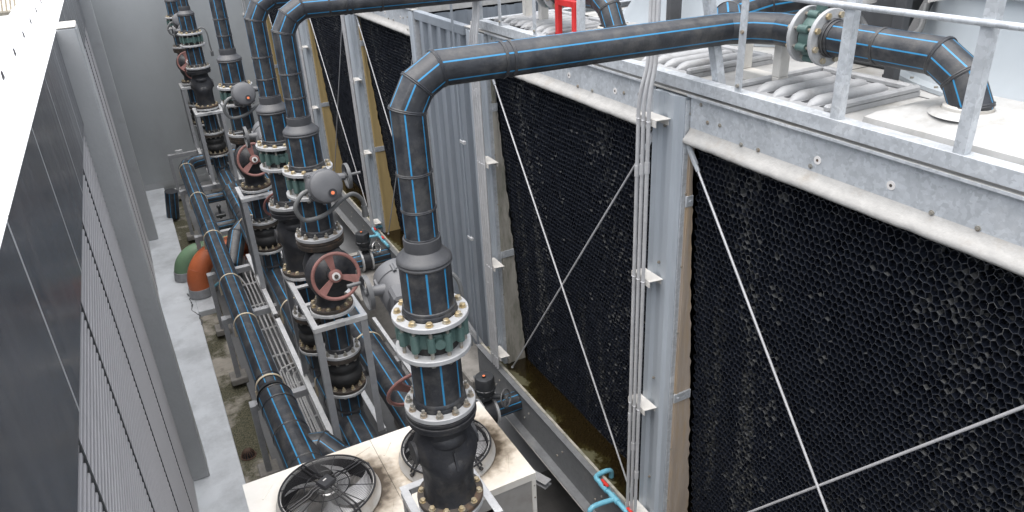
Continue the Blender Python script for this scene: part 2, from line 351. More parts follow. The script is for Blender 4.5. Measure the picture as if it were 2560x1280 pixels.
def water_mat():
    m = bpy.data.materials.new('murky_basin_water'); m.use_nodes = True; nt = m.node_tree; N = nt.nodes; L = nt.links; b = N['Principled BSDF']
    tc = N.new('ShaderNodeTexCoord'); n = N.new('ShaderNodeTexNoise'); n.inputs['Scale'].default_value = 2.2; n.inputs['Detail'].default_value = 9; n.inputs['Roughness'].default_value = .7; L.new(tc.outputs['Object'], n.inputs['Vector'])
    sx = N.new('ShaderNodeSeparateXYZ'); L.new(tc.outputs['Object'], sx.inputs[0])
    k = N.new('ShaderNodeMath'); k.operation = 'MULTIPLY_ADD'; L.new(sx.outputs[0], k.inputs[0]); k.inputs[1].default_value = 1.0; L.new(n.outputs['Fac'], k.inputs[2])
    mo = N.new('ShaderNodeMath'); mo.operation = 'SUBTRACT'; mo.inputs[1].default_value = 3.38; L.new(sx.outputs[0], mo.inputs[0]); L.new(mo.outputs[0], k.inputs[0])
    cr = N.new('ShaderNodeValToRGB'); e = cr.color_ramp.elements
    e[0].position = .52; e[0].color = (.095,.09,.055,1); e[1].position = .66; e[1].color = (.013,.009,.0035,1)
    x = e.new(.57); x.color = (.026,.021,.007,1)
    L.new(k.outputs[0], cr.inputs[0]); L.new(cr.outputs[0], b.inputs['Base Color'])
    b.inputs['Roughness'].default_value = .06
    n2 = N.new('ShaderNodeTexNoise'); n2.inputs['Scale'].default_value = 9; L.new(tc.outputs['Object'], n2.inputs['Vector'])
    bp = N.new('ShaderNodeBump'); bp.inputs['Strength'].default_value = .05; L.new(n2.outputs['Fac'], bp.inputs['Height']); L.new(bp.outputs[0], b.inputs['Normal'])
    return m
MT['water'] = water_mat()
def gutter_mat():
    m = mat('weathered_gutter_concrete', (.30,.275,.235), .85, 0, .18, 6, .5, 30); nt = m.node_tree; N = nt.nodes; L = nt.links; b = N['Principled BSDF']
    tc = [n for n in N if n.type == 'TEX_COORD'][0]; src = b.inputs['Base Color'].links[0].from_socket
    n = N.new('ShaderNodeTexNoise'); n.inputs['Scale'].default_value = 1.0; n.inputs['Detail'].default_value = 8; n.inputs['Roughness'].default_value = .62; L.new(tc.outputs['Object'], n.inputs['Vector'])
    n2 = N.new('ShaderNodeTexNoise'); n2.inputs['Scale'].default_value = 45; n2.inputs['Detail'].default_value = 4; L.new(tc.outputs['Object'], n2.inputs['Vector'])
    r = N.new('ShaderNodeMapRange'); r.inputs['From Min'].default_value = .44; r.inputs['From Max'].default_value = .52; L.new(n.outputs['Fac'], r.inputs['Value'])
    cr = N.new('ShaderNodeValToRGB'); e = cr.color_ramp.elements; e[0].position = .35; e[0].color = (.028,.030,.016,1); e[1].position = .65; e[1].color = (.125,.115,.072,1); L.new(n2.outputs['Fac'], cr.inputs[0])
    mm = N.new('ShaderNodeMix'); mm.data_type = 'RGBA'; L.new(r.outputs[0], mm.inputs['Factor']); L.new(src, mm.inputs['A']); L.new(cr.outputs[0], mm.inputs['B']); L.new(mm.outputs['Result'], b.inputs['Base Color']); return m
MT['gutter'] = gutter_mat()
PIPE = [MT['hdpe'], MT['stripe']]

exec_parts = []
# ------------------------------------------------------------------ riser components (x, y from the riser axis; z from the eye)
def flange_mb(z0, z1, Ro, Ri, n=48):
    c = .004
    return MB().lathe([(Ri,z0),(Ro-c,z0),(Ro,z0+c),(Ro,z1-c),(Ro-c,z1),(Ri,z1)], (0,0,0), (0,0,1), n, closed=True)
def hexbolt_mb(z, up=True, r=.019, h=.018, washer=True):
    s = 1 if up else -1; m = MB()
    m.cyl((0,0,z),(0,0,z+s*.004), r*1.25, n=14)
    m.cyl((0,0,z+s*.004),(0,0,z+s*(.004+h*.8)), r, n=6); m.cyl((0,0,z+s*(.004+h*.8)),(0,0,z+s*(.004+h)), r, r*.75, n=6)
    return m
def nutstud_mb(z, up=True, r=.021):
    s = 1 if up else -1; m = MB()
    m.cyl((0,0,z),(0,0,z+s*.004), r*1.25, n=14); m.cyl((0,0,z+s*.004),(0,0,z+s*.026), r, n=6); m.cyl((0,0,z+s*.026),(0,0,z+s*.050), r*.58, r*.5, n=10)
    return m
def stud_mb(z0, z1, r=.0125): return MB().cyl((0,0,z0),(0,0,z1), r, n=10)
def bolts(fl, name, mbf, mats, key, R, n=12, ph=.13, zb=0.0):
    """n separate bolts round a flange part (or thing); each a mesh of its own, sharing data"""
    b = base_of(fl)
    if key not in CACHE: CACHE[key] = mbf().mesh(name, mats if isinstance(mats,list) else [mats], (0,0,0))
    c = AX
    for k in range(n):
        t = ph + 2*math.pi*k/n
        link(name, CACHE[key], fl, (c[0]+R*math.cos(t)-b.x, c[1]+R*math.sin(t)-b.y, H-b.z), (0,0,t*1.7+k))
AX = (0,0)

def elbow_path(z, e=.895, L=.150):
    z1 = -e-L*1.366; c30 = math.cos(R_(30)); s30 = .5
    return [(0,0,z),(0,0,z1),(L*s30,0,z1+L*c30),(L*s30+L*c30,0,z1+L*c30+L*s30)]
ZV = -2.41          # top face of the valve's upper flange
def riser_top(X, Y, tag, end, kind):
    global AX; AX = (X, Y)
    t = thing('riser_pipe', tag, 'pipe', (X, Y, ZV-.04), 'black risers along the row')
    def runmb():
        p = elbow_path(-1.90); zh = p[-1][2]; xs = p[-1][0]
        m = MB()
        pts = p + end
        m.pipe(pts, .104, 6, .0046, .55, welds=(1,2,3), caps=True)
        for z in (-1.47,-1.70,-1.885): m.weld((0,0,z),(0,0,1),.106,.0055)
        hz = lambda x: zh+(end[0][2]-zh)*(x-xs)/(end[0][0]-xs)
        for x in ((xs+.40, xs+.455) if kind == 'single' else (xs+.24, xs+.40, xs+.455, xs+.75)): m.weld((x,0,hz(x)),(1,0,0),.106,.0055)
        return m
    part(t, 'pipe_run', runmb(), PIPE, None, (X,Y), sharp=20)
    part(t, 'reducer', lambda: MB().lathe([(.104,-1.885),(.116,-1.89),(.118,-1.905),(.118,-1.965),(.124,-1.972),(.160,-2.010),(.172,-2.022),(.176,-2.034),(.171,-2.046),(.176,-2.056),(.171,-2.068),(.165,-2.072)], n=56, caps=(False,False)), MT['fitting'], 'reducer', (X,Y), sharp=38)
    part(t, 'fat_pipe', lambda: MB().pipe([(0,0,-2.05),(0,0,ZV+.045)], .165, 8, .0064, 1.1, caps=True).lathe([(.165,ZV+.055),(.172,ZV+.05),(.175,ZV+.04),(.172,ZV+.03),(.177,ZV+.022),(.180,ZV+.010),(.178,ZV+.002)], n=56, caps=(False,False)), PIPE, 'fat_pipe', (X,Y))
    part(t, 'flange', lambda: flange_mb(ZV-.036, ZV, .25, .182), MT['flange'], 'flange_up', (X,Y))
    return t

def valve_body_mb():
    m = MB(); z0, z1 = ZV-.20, ZV-.075
    m.lathe([(.172,z0+.012),(.186,z0+.012),(.190,z0+.02),(.190,z1-.02),(.186,z1-.012),(.172,z1-.012)], n=48, closed=True)
    for k in range(12):
        t = .13+2*math.pi*k/12; c, s = math.cos(t), math.sin(t)
        a = .0 if k % 2 else .014
        m.cyl((.212*c,.212*s,z0+a),(.212*c,.212*s,z1-a), .027, n=14)
        m.bar((.175*c,.175*s,(z0+z1)/2),(.205*c,.205*s,(z0+z1)/2), .05, z1-z0-2*a-.012)
    t = .13+2*math.pi*8.5/12; c, s = math.cos(t), math.sin(t)
    m.cyl((.16*c,.16*s,(z0+z1)/2-.005),(.222*c,.222*s,(z0+z1)/2-.005), .035, n=20)
    return m
def actuator(v, X, Y, sg, hosed=True):
    """grey electric drive on the valve: drum towards -y (sg=1) or turned round to the back (sg=-1)"""
    k = 'f' if sg == 1 else 'r'; zc = ZV-.075
    q = lambda x,y,z: (sg*x, sg*y, z)
    ax = V(q(0,-.95,.30)).normalized(); cen = V(q(.03,-.50,zc+.02))
    def body():
        m = MB()
        m.lathe([(.10,-.16),(.150,-.15),(.158,-.13),(.158,.02),(.166,.025),(.166,.06),(.160,.065),(.160,.10),(.150,.135),(.125,.150),(.06,.156)], cen, ax, 40)
        T = M3.Translation(cen) @ ax.to_track_quat('Z','Y').to_matrix().to_4x4()
        m.box(-.13,.13,-.13,.15,-.25,-.10,0,.02,T)
        m.bar(q(0,-.19,zc),q(0.02,-.36,zc), .12, .12, b=.015)
        m.cyl(q(0,-.19,zc),q(0,-.30,zc), .075, n=20)
        for a in range(6):
            t = a*math.pi/3+.3; e1 = T @ V((.165*math.cos(t),.165*math.sin(t),-.0)); e2 = T @ V((.165*math.cos(t),.165*math.sin(t),.07)); m.cyl(e1,e2,.014,n=8)
        m.cyl(q(.13,-.44,zc+.06),q(.255,-.46,zc+.06), .045, .035, n=16)
        for a in range(4):
            t = a*math.pi/2; m.cyl(q(.215,-.455+.03*math.cos(t),zc+.06+.03*math.sin(t)),q(.245,-.46+.03*math.cos(t),zc+.06+.03*math.sin(t)), .008, n=8)
        return m
    a = part(v, 'actuator', body, MT['act'], 'act_'+k, (X,Y))
    def wheel():
        m = MB(); c = V(q(.275,-.46,zc+.06)); axx = (sg,0,0)
        m.lathe([(.115,-.016),(.125,-.016),(.125,.016),(.115,.016)], c, axx, 36, closed=True); m.cyl(c-V(axx)*.03, c+V(axx)*.02, .022, n=12)
        for j in range(3):
            t = j*2*math.pi/3; m.bar(c, c+V((0,math.cos(t),math.sin(t)))*.118, .022, .012, up=axx)
        m.cyl(c+V((sg*.015,-.09*sg,.04)), c+V((sg*.11,-.09*sg,.04)), .014, n=10)
        return m
    part(a, 'override_wheel', wheel, MT['wheelgrey'], 'actw_'+k, (X,Y))
    def ind():
        m = MB(); T = M3.Translation(cen) @ ax.to_track_quat('Z','Y').to_matrix().to_4x4()
        m.cyl(T @ V((.035,-.07,.14)), T @ V((.035,-.07,.165)), .040, n=20); m.cyl(T @ V((.035,-.07,.165)), T @ V((.035,-.07,.170)), .017, n=20, mi=1); return m
    part(a, 'position_dial', ind, [MT['blackp'], MT['indicator']], 'acti_'+k, (X,Y))
def curve(pts, n=8):
    P = [V(p) for p in pts]; P = [P[0]*2-P[1]] + P + [P[-1]*2-P[-2]]; out = []
    for i in range(1, len(P)-2):
        for j in range(n):
            t = j/n; a, b, c, d = P[i-1], P[i], P[i+1], P[i+2]
            out.append(.5*((2*b)+(c-a)*t+(2*a-5*b+4*c-d)*t*t+(3*b-a-3*c+d)*t**3))
    out.append(P[-2]); return out
def butterfly(X, Y, label, kind):
    global AX; AX = (X, Y)
    v = thing('butterfly_valve', label, 'valve', (X, Y, ZV-.24), 'green butterfly valves in the risers')
    part(v, 'body', valve_body_mb, MT['green'], 'bfbody', (X,Y))
    part(v, 'disc_ring', lambda: MB().lathe([(.165,ZV-.245),(.176,ZV-.245),(.176,ZV-.034),(.165,ZV-.034)], n=40, closed=True), MT['rubber'], 'bfring', (X,Y))
    bolts(v, 'stud', lambda: stud_mb(ZV-.30, ZV-.02), MT['nut'], 'bfstud', .212)
    bolts(v, 'bolt', lambda: hexbolt_mb(ZV+.001, True, .0215, .022), MT['bolt'], 'bfbolt', .212)
    bolts(v, 'nut', lambda: hexbolt_mb(ZV-.281, False, .0205, .020), MT['nut'], 'bfnut', .212)
    actuator(v, X, Y, 1 if kind == 'gate' else -1)
    if kind == 'gate':
        h = part(v, 'cable_hose', lambda: MB().tube(curve([(-.12,-.48,ZV-.075),(-.20,-.50,ZV-.10),(-.27,-.50,ZV-.22),(-.20,-.48,ZV-.36),(0,-.46,ZV-.36),(.20,-.38,ZV-.28),(.34,-.30,ZV-.27),(.43,-.26,ZV-.36),(.45,-.25,ZV-.46)]), .022, 10).cyl((.45,-.25,ZV-.44),(.45,-.25,ZV-.56), .032, n=12), MT['hose'], 'hose_f', (X,Y))
    else:
        part(v, 'cable_hose', lambda: MB().tube(curve([(.10,.42,ZV-.06),(.28,.40,ZV+.01),(.36,.36,ZV-.08),(.37,.34,ZV-.35),(.38,.34,ZV-.5)]), .016, 8).box(.35,.41,.31,.37,ZV-.60,ZV-.49,0,.008), MT['hose'], 'hose_r', (X,Y))
    return v
ZL = -3.12          # top of the lower white flange
def spool(X, Y, label):
    global AX; AX = (X, Y)
    t = thing('pipe_spool', label, 'pipe', (X, Y, ZL-.04), 'short spools between the two valves')
    part(t, 'spool_pipe', lambda: MB().pipe([(0,0,ZV-.285),(0,0,ZL+.045)], .170, 8, .0064, .95).lathe([(.170,ZL+.06),(.178,ZL+.05),(.181,ZL+.038),(.177,ZL+.028),(.183,ZL+.018),(.184,ZL+.002)], n=56, caps=(False,False)), PIPE, 'spoolp', (X,Y))
    f = part(t, 'upper_flange', lambda: flange_mb(ZV-.28, ZV-.244, .25, .171), MT['flange'], 'flange_mid', (X,Y))
    g = part(t, 'lower_flange', lambda: flange_mb(ZL-.038, ZL, .245, .186), MT['flange'], 'flange_low', (X,Y))
    bolts(g, 'bolt', lambda: nutstud_mb(ZL+.001), MT['nut'], 'lowbolt', .212)
    return t
def shell_sections(secs, n=28):
    """loft of (z, cx, cy, rx, ry, squareness) sections, bottom to top"""
    m = MB(); vs = []; fs = []
    for (z, cx, cy, rx, ry, e) in secs:
        for i in range(n):
            t = 2*math.pi*i/n; c, s = math.cos(t), math.sin(t); g = lambda q: math.copysign(abs(q)**e, q); vs.append((cx+rx*g(c), cy+ry*g(s), z))
    k = len(secs)
    for j in range(k-1):
        for i in range(n): i2 = (i+1)%n; fs.append((j*n+i, j*n+i2, (j+1)*n+i2, (j+1)*n+i))
    fs.append(tuple(range(n))[::-1]); fs.append(tuple((k-1)*n+i for i in range(n))); m.add(vs, fs); return m
def wheel_mb(c, axis, R, spokes=3, tube=.017):
    m = MB(); a, e1, e2 = m.frame(axis); c = V(c)
    m.lathe([(R+tube*1.0*math.cos(2*math.pi*j/8), tube*.75*math.sin(2*math.pi*j/8)) for j in range(8)], c, a, 48, closed=True)
    for k in range(spokes):
        t = 2*math.pi*k/spokes + math.pi/2 + .16; d = e1*math.cos(t)+e2*math.sin(t); w = a.cross(d)
        p0 = c - a*.03 + d*.05; p1 = c + d*(R-.004)
        m.prism([p0-w*.022-a*.006, p0+w*.022-a*.006, p1+w*.046-a*.006, p1-w*.046-a*.006], a*.014)
    m.lathe([(.068,-.045),(.072,-.03),(.066,-.005),(.045,.002)], c, a, 24)
    return m
def check_valve(X, Y, label):
    global AX; AX = (X, Y)
    v = thing('check_valve', label, 'valve', (X, Y, -4.06), 'black check valves under the risers')
    body = lambda: shell_sections([(-3.99,0,0,.215,.215,1),(-3.96,0,0,.196,.196,1),(-3.92,0,0,.184,.184,1),(-3.78,0,-.005,.183,.188,1),(-3.70,0,-.012,.184,.200,1),(-3.64,0,-.015,.190,.210,.95),(-3.60,0,-.01,.208,.205,.88),(-3.55,0,0,.228,.19,.8),(-3.48,0,.005,.228,.178,.8),(-3.42,0,.005,.205,.172,.9),(-3.37,0,0,.178,.170,1),(-3.32,0,0,.166,.166,1),(-3.285,0,0,.172,.172,1),(-3.265,0,0,.20,.20,1)])
    def body2():
        m = body()
        # swollen flapper housing and a rib down its face
        m.cyl((-.236,.02,-3.52),(.236,.02,-3.52), .085, .085, n=24)
        m.ball((0,-.040,-3.62), .182, 26, 16, 0, (1.0,1.0,.75)); m.ball((0,-.03,-3.40), .165, 26, 16, 0, (1.0,.98,.55))
        m.bar((0,-.17,-3.47),(0,-.215,-3.60), .016, .03, up=(0,1,0)); return m
    part(v, 'valve_body', body2, MT['cast'], 'chk', (X,Y), sharp=50)
    part(v, 'top_flange', lambda: MB().lathe([(.17,-3.265),(.235,-3.262),(.24,-3.255),(.24,-3.228),(.247,-3.222),(.247,-3.206),(.232,-3.200),(.232,-3.192),(.246,-3.186),(.246,-3.166),(.235,-3.162),(.17,-3.160)], n=48, closed=True), MT['cast'], 'chkft', (X,Y))
    f = part(v, 'base_flange', lambda: MB().lathe([(.15,-4.0),(.240,-4.0),(.244,-3.994),(.244,-3.968),(.240,-3.962),(.186,-3.955),(.17,-3.94)], n=48, closed=True), MT['rusty'], 'chkfb', (X,Y))
    bolts(f, 'bolt', lambda: hexbolt_mb(-3.961, True, .021, .022), MT['bolt'], 'chkbolt', .214, 12, .0)
    w = part(v, 'handwheel', lambda: wheel_mb((-.03,.44,-3.30), (0,.90,.43), .215, 3, .016).cyl((0,.12,-3.46),(-.03,.44,-3.30), .02, n=10), MT['wheel'], 'chkwheel', (X,Y), label='red handwheel behind the neck')
    return v
def gate_valve(X, Y, label):
    global AX; AX = (X, Y)
    v = thing('gate_valve', label, 'valve', (X, Y, -4.06), 'black gate valves with red wheels')
    ax = V((0,-.97,.24)).normalized(); bc = V((0,0,-3.56))
    def body():
        m = shell_sections([(-3.99,0,0,.19,.19,1),(-3.95,0,0,.155,.155,1),(-3.85,0,0,.15,.15,1),(-3.76,0,0,.19,.17,.9),(-3.62,0,0,.225,.16,.8),(-3.46,0,0,.225,.16,.8),(-3.36,0,0,.185,.16,.95),(-3.30,0,0,.16,.16,1),(-3.265,0,0,.2,.2,1)])
        m.lathe([(.215,0),(.215,.17),(.245,.18),(.255,.19),(.255,.215),(.262,.22),(.262,.25),(.25,.256),(.20,.262),(.17,.285),(.12,.33),(.075,.345),(.07,.43),(.045,.44),(.03,.46)], bc, ax, 40); return m
    part(v, 'valve_body', body, MT['cast'], 'gate', (X,Y), sharp=45)
    part(v, 'top_flange', lambda: MB().lathe([(.17,-3.262),(.235,-3.260),(.24,-3.252),(.24,-3.220),(.246,-3.214),(.246,-3.198),(.23,-3.194),(.23,-3.188),(.246,-3.184),(.246,-3.166),(.17,-3.160)], n=48, closed=True), MT['rusty'], 'gateft', (X,Y))
    f = part(v, 'base_flange', lambda: MB().lathe([(.15,-4.01),(.226,-4.01),(.232,-4.002),(.232,-3.976),(.226,-3.97),(.165,-3.962),(.15,-3.95)], n=48, closed=True), MT['rusty'], 'gatefb', (X,Y))
    bolts(f, 'bolt', lambda: hexbolt_mb(-3.969, True, .021, .024), MT['bolt'], 'gatebolt', .20, 12, .1)
    wc = bc + ax*.50
    w = part(v, 'handwheel', lambda: wheel_mb(wc, ax, .235, 3, .019).cyl(bc+ax*.40, wc-ax*.02, .022, n=10), MT['wheel'], 'gatewheel', (X,Y))
    part(w, 'hub_washer', lambda: MB().lathe([(.022,.003),(.042,.003),(.042,.012),(.022,.012)], wc, ax, 24, closed=True), MT['white'], 'gwash', (X,Y))
    part(w, 'hub_nut', lambda: MB().cyl(wc, wc+ax*.03, .021, n=6).cyl(wc, wc+ax*.05, .012, n=8), MT['rusty'], 'gnut', (X,Y))
    bo = part(v, 'bonnet_bolts', lambda: MB().cyl((0,0,0),(0,0,.001),.001,n=3), MT['rusty'], 'gb0', (X,Y)) if False else None
    return v
def lower_stack(X, Y, lab_spool, lab_joint, lab_drop, zmain=-5.44):
    global AX; AX = (X, Y)
    t = thing('pipe_spool', lab_spool, 'pipe', (X, Y, -4.61), 'short spools under the steel frames')
    f = part(t, 'upper_flange', lambda: flange_mb(-4.052,-4.014,.242,.13), MT['lightsteel'], 'lsf1', (X,Y))
    bolts(f, 'nut', lambda: hexbolt_mb(-4.053, False, .019, .02), MT['nut'], 'lsn1', .20, 12, .1)
    part(t, 'spool_pipe', lambda: MB().pipe([(0,0,-4.05),(0,0,-4.57)], .148, 8, .0055, 1.0).lathe([(.148,-4.51),(.158,-4.52),(.160,-4.535),(.157,-4.57)], n=48, caps=(False,False)), PIPE, 'lsp', (X,Y))
    g = part(t, 'lower_flange', lambda: flange_mb(-4.605,-4.568,.23,.15), MT['lightsteel'], 'lsf2', (X,Y))
    bolts(g, 'bolt', lambda: nutstud_mb(-4.567, True, .02), MT['nut'], 'lsb2', .198, 12, .05)
    j = thing('flexible_joint', lab_joint, 'pipe joint', (X, Y, -5.08), 'ribbed rubber joints under the frames')
    part(j, 'bellows', lambda: MB().lathe([(.15,-5.06),(.155,-5.03),(.165,-5.0),(.195,-4.965),(.212,-4.915),(.205,-4.87),(.182,-4.845),(.178,-4.835),(.190,-4.80),(.200,-4.765),(.190,-4.73),(.165,-4.70),(.155,-4.67),(.15,-4.64)], n=48, caps=(False,False)), MT['rubber'], 'bel', (X,Y), sharp=60)
    part(j, 'top_flange', lambda: flange_mb(-4.665,-4.612,.226,.15), MT['rusty'], 'jf1', (X,Y))
    bolts(j, 'nut', lambda: hexbolt_mb(-4.666, False, .02, .022), MT['nut'], 'jn1', .198, 12, .05)
    f2 = part(j, 'base_flange', lambda: flange_mb(-5.075,-5.035,.228,.15), MT['rusty'], 'jf2', (X,Y))
    bolts(f2, 'bolt', lambda: nutstud_mb(-5.034, True, .02), MT['bolt'], 'jb2', .200, 12, .15)
    d = thing('drop_pipe', lab_drop, 'pipe', (X, Y, zmain), 'drop pipes onto the floor main')
    part(d, 'flange', lambda: flange_mb(-5.118,-5.080,.234,.145), MT['lightsteel'], 'df', (X,Y))
    bolts(d, 'nut', lambda: hexbolt_mb(-5.119, False, .019, .02), MT['nut'], 'dn', .200, 12, .15)
    part(d, 'pipe_length', lambda: MB().pipe([(0,0,-5.10),(0,0,zmain-.10)], .148, 8, .0055, 1.0, caps=False).weld((0,0,zmain+.06),(0,0,1),.149,.008), PIPE, 'dp%g'%zmain, (X,Y))

def stand(X, y0, y1, label, xw=.29, foot=-5.66):
    """welded angle-iron stand round one or two risers"""
    cx = X; t = thing('riser_stand', label, 'steel stand', (X, (y0+y1)/2, foot), 'grey angle iron stands round the risers')
    z = -4.075; xs = (X-xw, X+xw)
    part(t, 'side_rail', MB().angle_bar((xs[0],y0,z),(xs[0],y1,z), .055, .007, side=1), MT['lightsteel']); part(t, 'side_rail', MB().angle_bar((xs[1],y0,z),(xs[1],y1,z), .055, .007, side=-1), MT['lightsteel'])
    for y in sorted(set((y0, y0+.56, y1-.56, y1))):
        sd = 1
        m = MB().angle_bar((xs[0]+.001,y,z-.001),(xs[1]-.001,y,z-.001), .055, .007, side=(-1 if y <= y0+.6 else 1)); part(t, 'cross_bar', m, MT['lightsteel'])
    m = MB().box(X-.045,X+.045,y0-.03,y0+.05,z+.002,z+.008).box(X-.045,X-.039,y0-.03,y0+.05,z-.03,z+.002).box(X+.039,X+.045,y0-.03,y0+.05,z-.03,z+.002); part(t, 'lug_plate', m, MT['lightsteel'])
    for x in xs:
        for y in (y0, y1):
            s = 1 if x < X else -1; sy = 1 if y == y0 else -1
            m = MB().box(x, x+s*.075, y, y+sy*.007, foot, z-.008).box(x, x+s*.007, y+sy*.0072, y+sy*.075, foot, z-.008); part(t, 'leg', m, MT['frame'])
    return t

# horizontal ends of the risers
far = lambda x: [(x,0,-.93)]
RX = 1.335
def cen30(x0, L): return [(x0,0,-.93),(x0+L*.866,-L*.5,-.93),(x0+L*.866+L*.5,-L*.5-L*.866,-.93)]
c1 = cen30(3.66-RX, .18); xin = c1[-1][0]+RX
specs = [
 ('check', RX, 3.97, 'nearest', c1+[(c1[-1][0], -.46, -.93)]),
 ('gate', RX, 7.28, 'second', cen30(3.66-RX,.18)+[(c1[-1][0], -.72, -.93)]),
 ('check', 1.265, 8.33, 'third', far(3.4)),
 ('gate', 1.31, 11.68, 'fourth', far(3.6)),
 ('check', 1.30, 17.55, 'fifth', far(3.6)),
 ('gate', 1.29, 20.55, 'sixth', far(3.6)),
]
desc = {'nearest':'on the nearest riser, before the cream cabinet', 'second':'on the second riser, just behind the cream cabinet', 'third':'on the third riser, half hidden by its neighbour', 'fourth':'on the riser standing alone before the end wall', 'fifth':'on the last riser but one, far down the row', 'sixth':'on the farthest riser, touching the end wall'}
tops = {'nearest':'big black riser with the longest arch, nearest the eye', 'second':'black riser with blue stripes arching over just behind the cream cabinet', 'third':'black arched riser half hidden behind its neighbour with the grey drum', 'fourth':'straight black riser standing alone before the grey end wall', 'fifth':'far black riser, last but one in the row', 'sixth':'farthest black riser, almost touching the grey end wall'}
for kind, X, Y, o, end in specs:
    w = desc[o]
    riser_top(X, Y, tops[o], end, 'single' if o == 'nearest' else 'multi')
    butterfly(X, Y, 'green valve with %s, %s' % ('grey drum facing forward' if kind=='gate' else 'drum turned backward', w), kind)
    spool(X, Y, 'short black spool over white flange, '+w)
    if kind == 'check': check_valve(X, Y, 'swollen black check valve, '+w)
    else: gate_valve(X, Y, 'black gate valve with red wheel, '+w)
    lower_stack(X, Y, 'short striped spool inside the stand, '+w, 'ribbed black rubber joint, '+w, 'drop pipe entering the floor main, '+w)
stand(RX, 3.70, 4.26, 'angle iron stand under the nearest riser, bars showing over the cream cabinet', foot=-6.895)
stand(RX, 6.98, 8.62, 'long angle iron stand shared by the two risers behind the cabinet')
stand(1.31, 11.38, 12.0, 'slim angle iron stand under the riser that stands alone')
stand(1.30, 17.25, 17.9, 'angle iron stand far down the row, front of the last pair')
stand(1.29, 20.25, 20.85, 'angle iron stand at the far wall, last of the row')
# ------------------------------------------------------------------ floor mains
ZM = -5.60
def clamp(root, p, axis, R, name='clamp', w=.03):
    a, e1, e2 = MB().frame(axis); m = MB(); p = V(p)
    m.lathe([(R+.001,-w/2),(R+.009,-w/2),(R+.009,w/2),(R+.001,w/2)], p, axis, 48, closed=True)
    for s in (-1,1): m.bar(p+V((s*(R+.004),0,-R*.1)), p+V((s*(R+.004),0,-R-.02)), .03, .012, up=(0,1,0))
    part(root, name, m, MT['clamp'])
LX_, LZ = .585, -5.48
t = thing('floor_main', 'long black main with two blue stripes on top, nearest the louvred wall, thickening toward the cabinet', 'pipe', (LX_, 12, LZ-.16), 'big mains lying along the floor')
m = MB(); yb = 18.55
el = [(2.0,yb,LZ),(1.02,yb,LZ),(.80,yb-.06,LZ),(.645,yb-.215,LZ),(LX_,yb-.43,LZ),(LX_,14.02,LZ),(LX_,8.72,LZ)]
m.pipe(el, .158, 8, .0058, .32, welds=(1,2,3,4,5), bead=.005); m.weld((LX_,8.42,LZ),(0,1,0),.16,.007)
part(t, 'pipe_run', m, PIPE, sharp=20)
m = MB().pipe([(LX_,8.72,LZ),(LX_,8.20,LZ-.0)], .159, 8, .006, .32, caps=False)
m.lathe([(.159,0),(.165,-.03),(.196,-.10),(.205,-.13)], (LX_,8.20,LZ), (0,1,0), 48, caps=(False,False)); part(t, 'reducer', m, PIPE)
m = MB().pipe([(LX_+.01,8.07,LZ-.02),(LX_+.03,7.25,LZ-.03),(LX_+.05,6.62,LZ-.04),(LX_+.06,6.12,LZ-.05)], .205, 8, .008, .32, welds=(1,2), bead=.007)
m.weld((LX_+.01,8.05,LZ-.02),(0,1,0),.207,.007).weld((LX_+.018,7.82,LZ-.02),(0,1,0),.207,.007); part(t, 'thick_run', m, PIPE, sharp=20)
m = MB().pipe([(LX_+.05,6.98,LZ-.04),(LX_+.30,6.92,LZ-.06),(1.02,6.62,LZ-.10),(1.33,6.30,LZ-.12)], .165, 8, .005, 1.25, welds=(1,2)); part(t, 'wye_branch', m, PIPE, sharp=20)
for y in (18.0,15.82,13.55,11.55,10.1): clamp(t, (LX_,y,LZ), (0,1,0), .158)
clamp(t, (LX_,8.33,LZ), (0,1,0), .166, w=.035)

t = thing('floor_main', 'black main with mitred welds passing under the far risers and the rubber joints', 'pipe', (1.32, 12, ZM-.2), 'big mains lying along the floor')
PX = 1.315; m = MB()
m.pipe([(PX,17.55,-5.40),(PX,17.55,-5.50),(PX,17.45,-5.60),(PX,17.30,ZM),(PX,16.35,ZM)], .158, 8, .006, .6, welds=(1,2,3), caps=False)
m.lathe([(.158,0),(.20,-.16)], (PX,16.35,ZM), (0,1,0), 48, caps=(False,False)); part(t, 'end_bend', m, PIPE, sharp=20)
m = MB().pipe([(PX,16.2,ZM),(PX,15.3,ZM),(PX,14.5,ZM),(PX,12.95,ZM)], .205, 8, .0075, .32, welds=(0,1,2), bead=.007); m.weld((PX,15.75,ZM),(0,1,0),.207,.007).weld((PX,14.9,ZM),(0,1,0),.207,.007)
m.lathe([(.205,0),(.205,.02),(.165,.14)], (PX,12.95,ZM), (0,-1,0), 48, caps=(False,False)); part(t, 'thick_run', m, PIPE, sharp=20)
m = MB().pipe([(PX,12.81,ZM),(PX,9.6,ZM),(PX,6.12,ZM)], .185, 8, .0065, .32, welds=(1,)); m.weld((PX,12.6,ZM),(0,1,0),.19,.01).weld((PX,12.45,ZM),(0,1,0),.187,.01).weld((PX,7.8,ZM),(0,1,0),.187,.006); part(t, 'pipe_run', m, PIPE)
m = MB().pipe([(PX-.02,14.30,ZM),(PX-.28,14.02,ZM-.10),(.80,13.5,-6.05),(.72,13.42,-6.5),(.72,13.42,-6.9)], .165, 6, .006, 1.35, welds=(1,)); part(t, 'wye_branch', m, PIPE, sharp=20)
for y in (14.1,10.35,8.25): clamp(t, (PX,y,ZM), (0,1,0), .207 if y > 13 else .187)

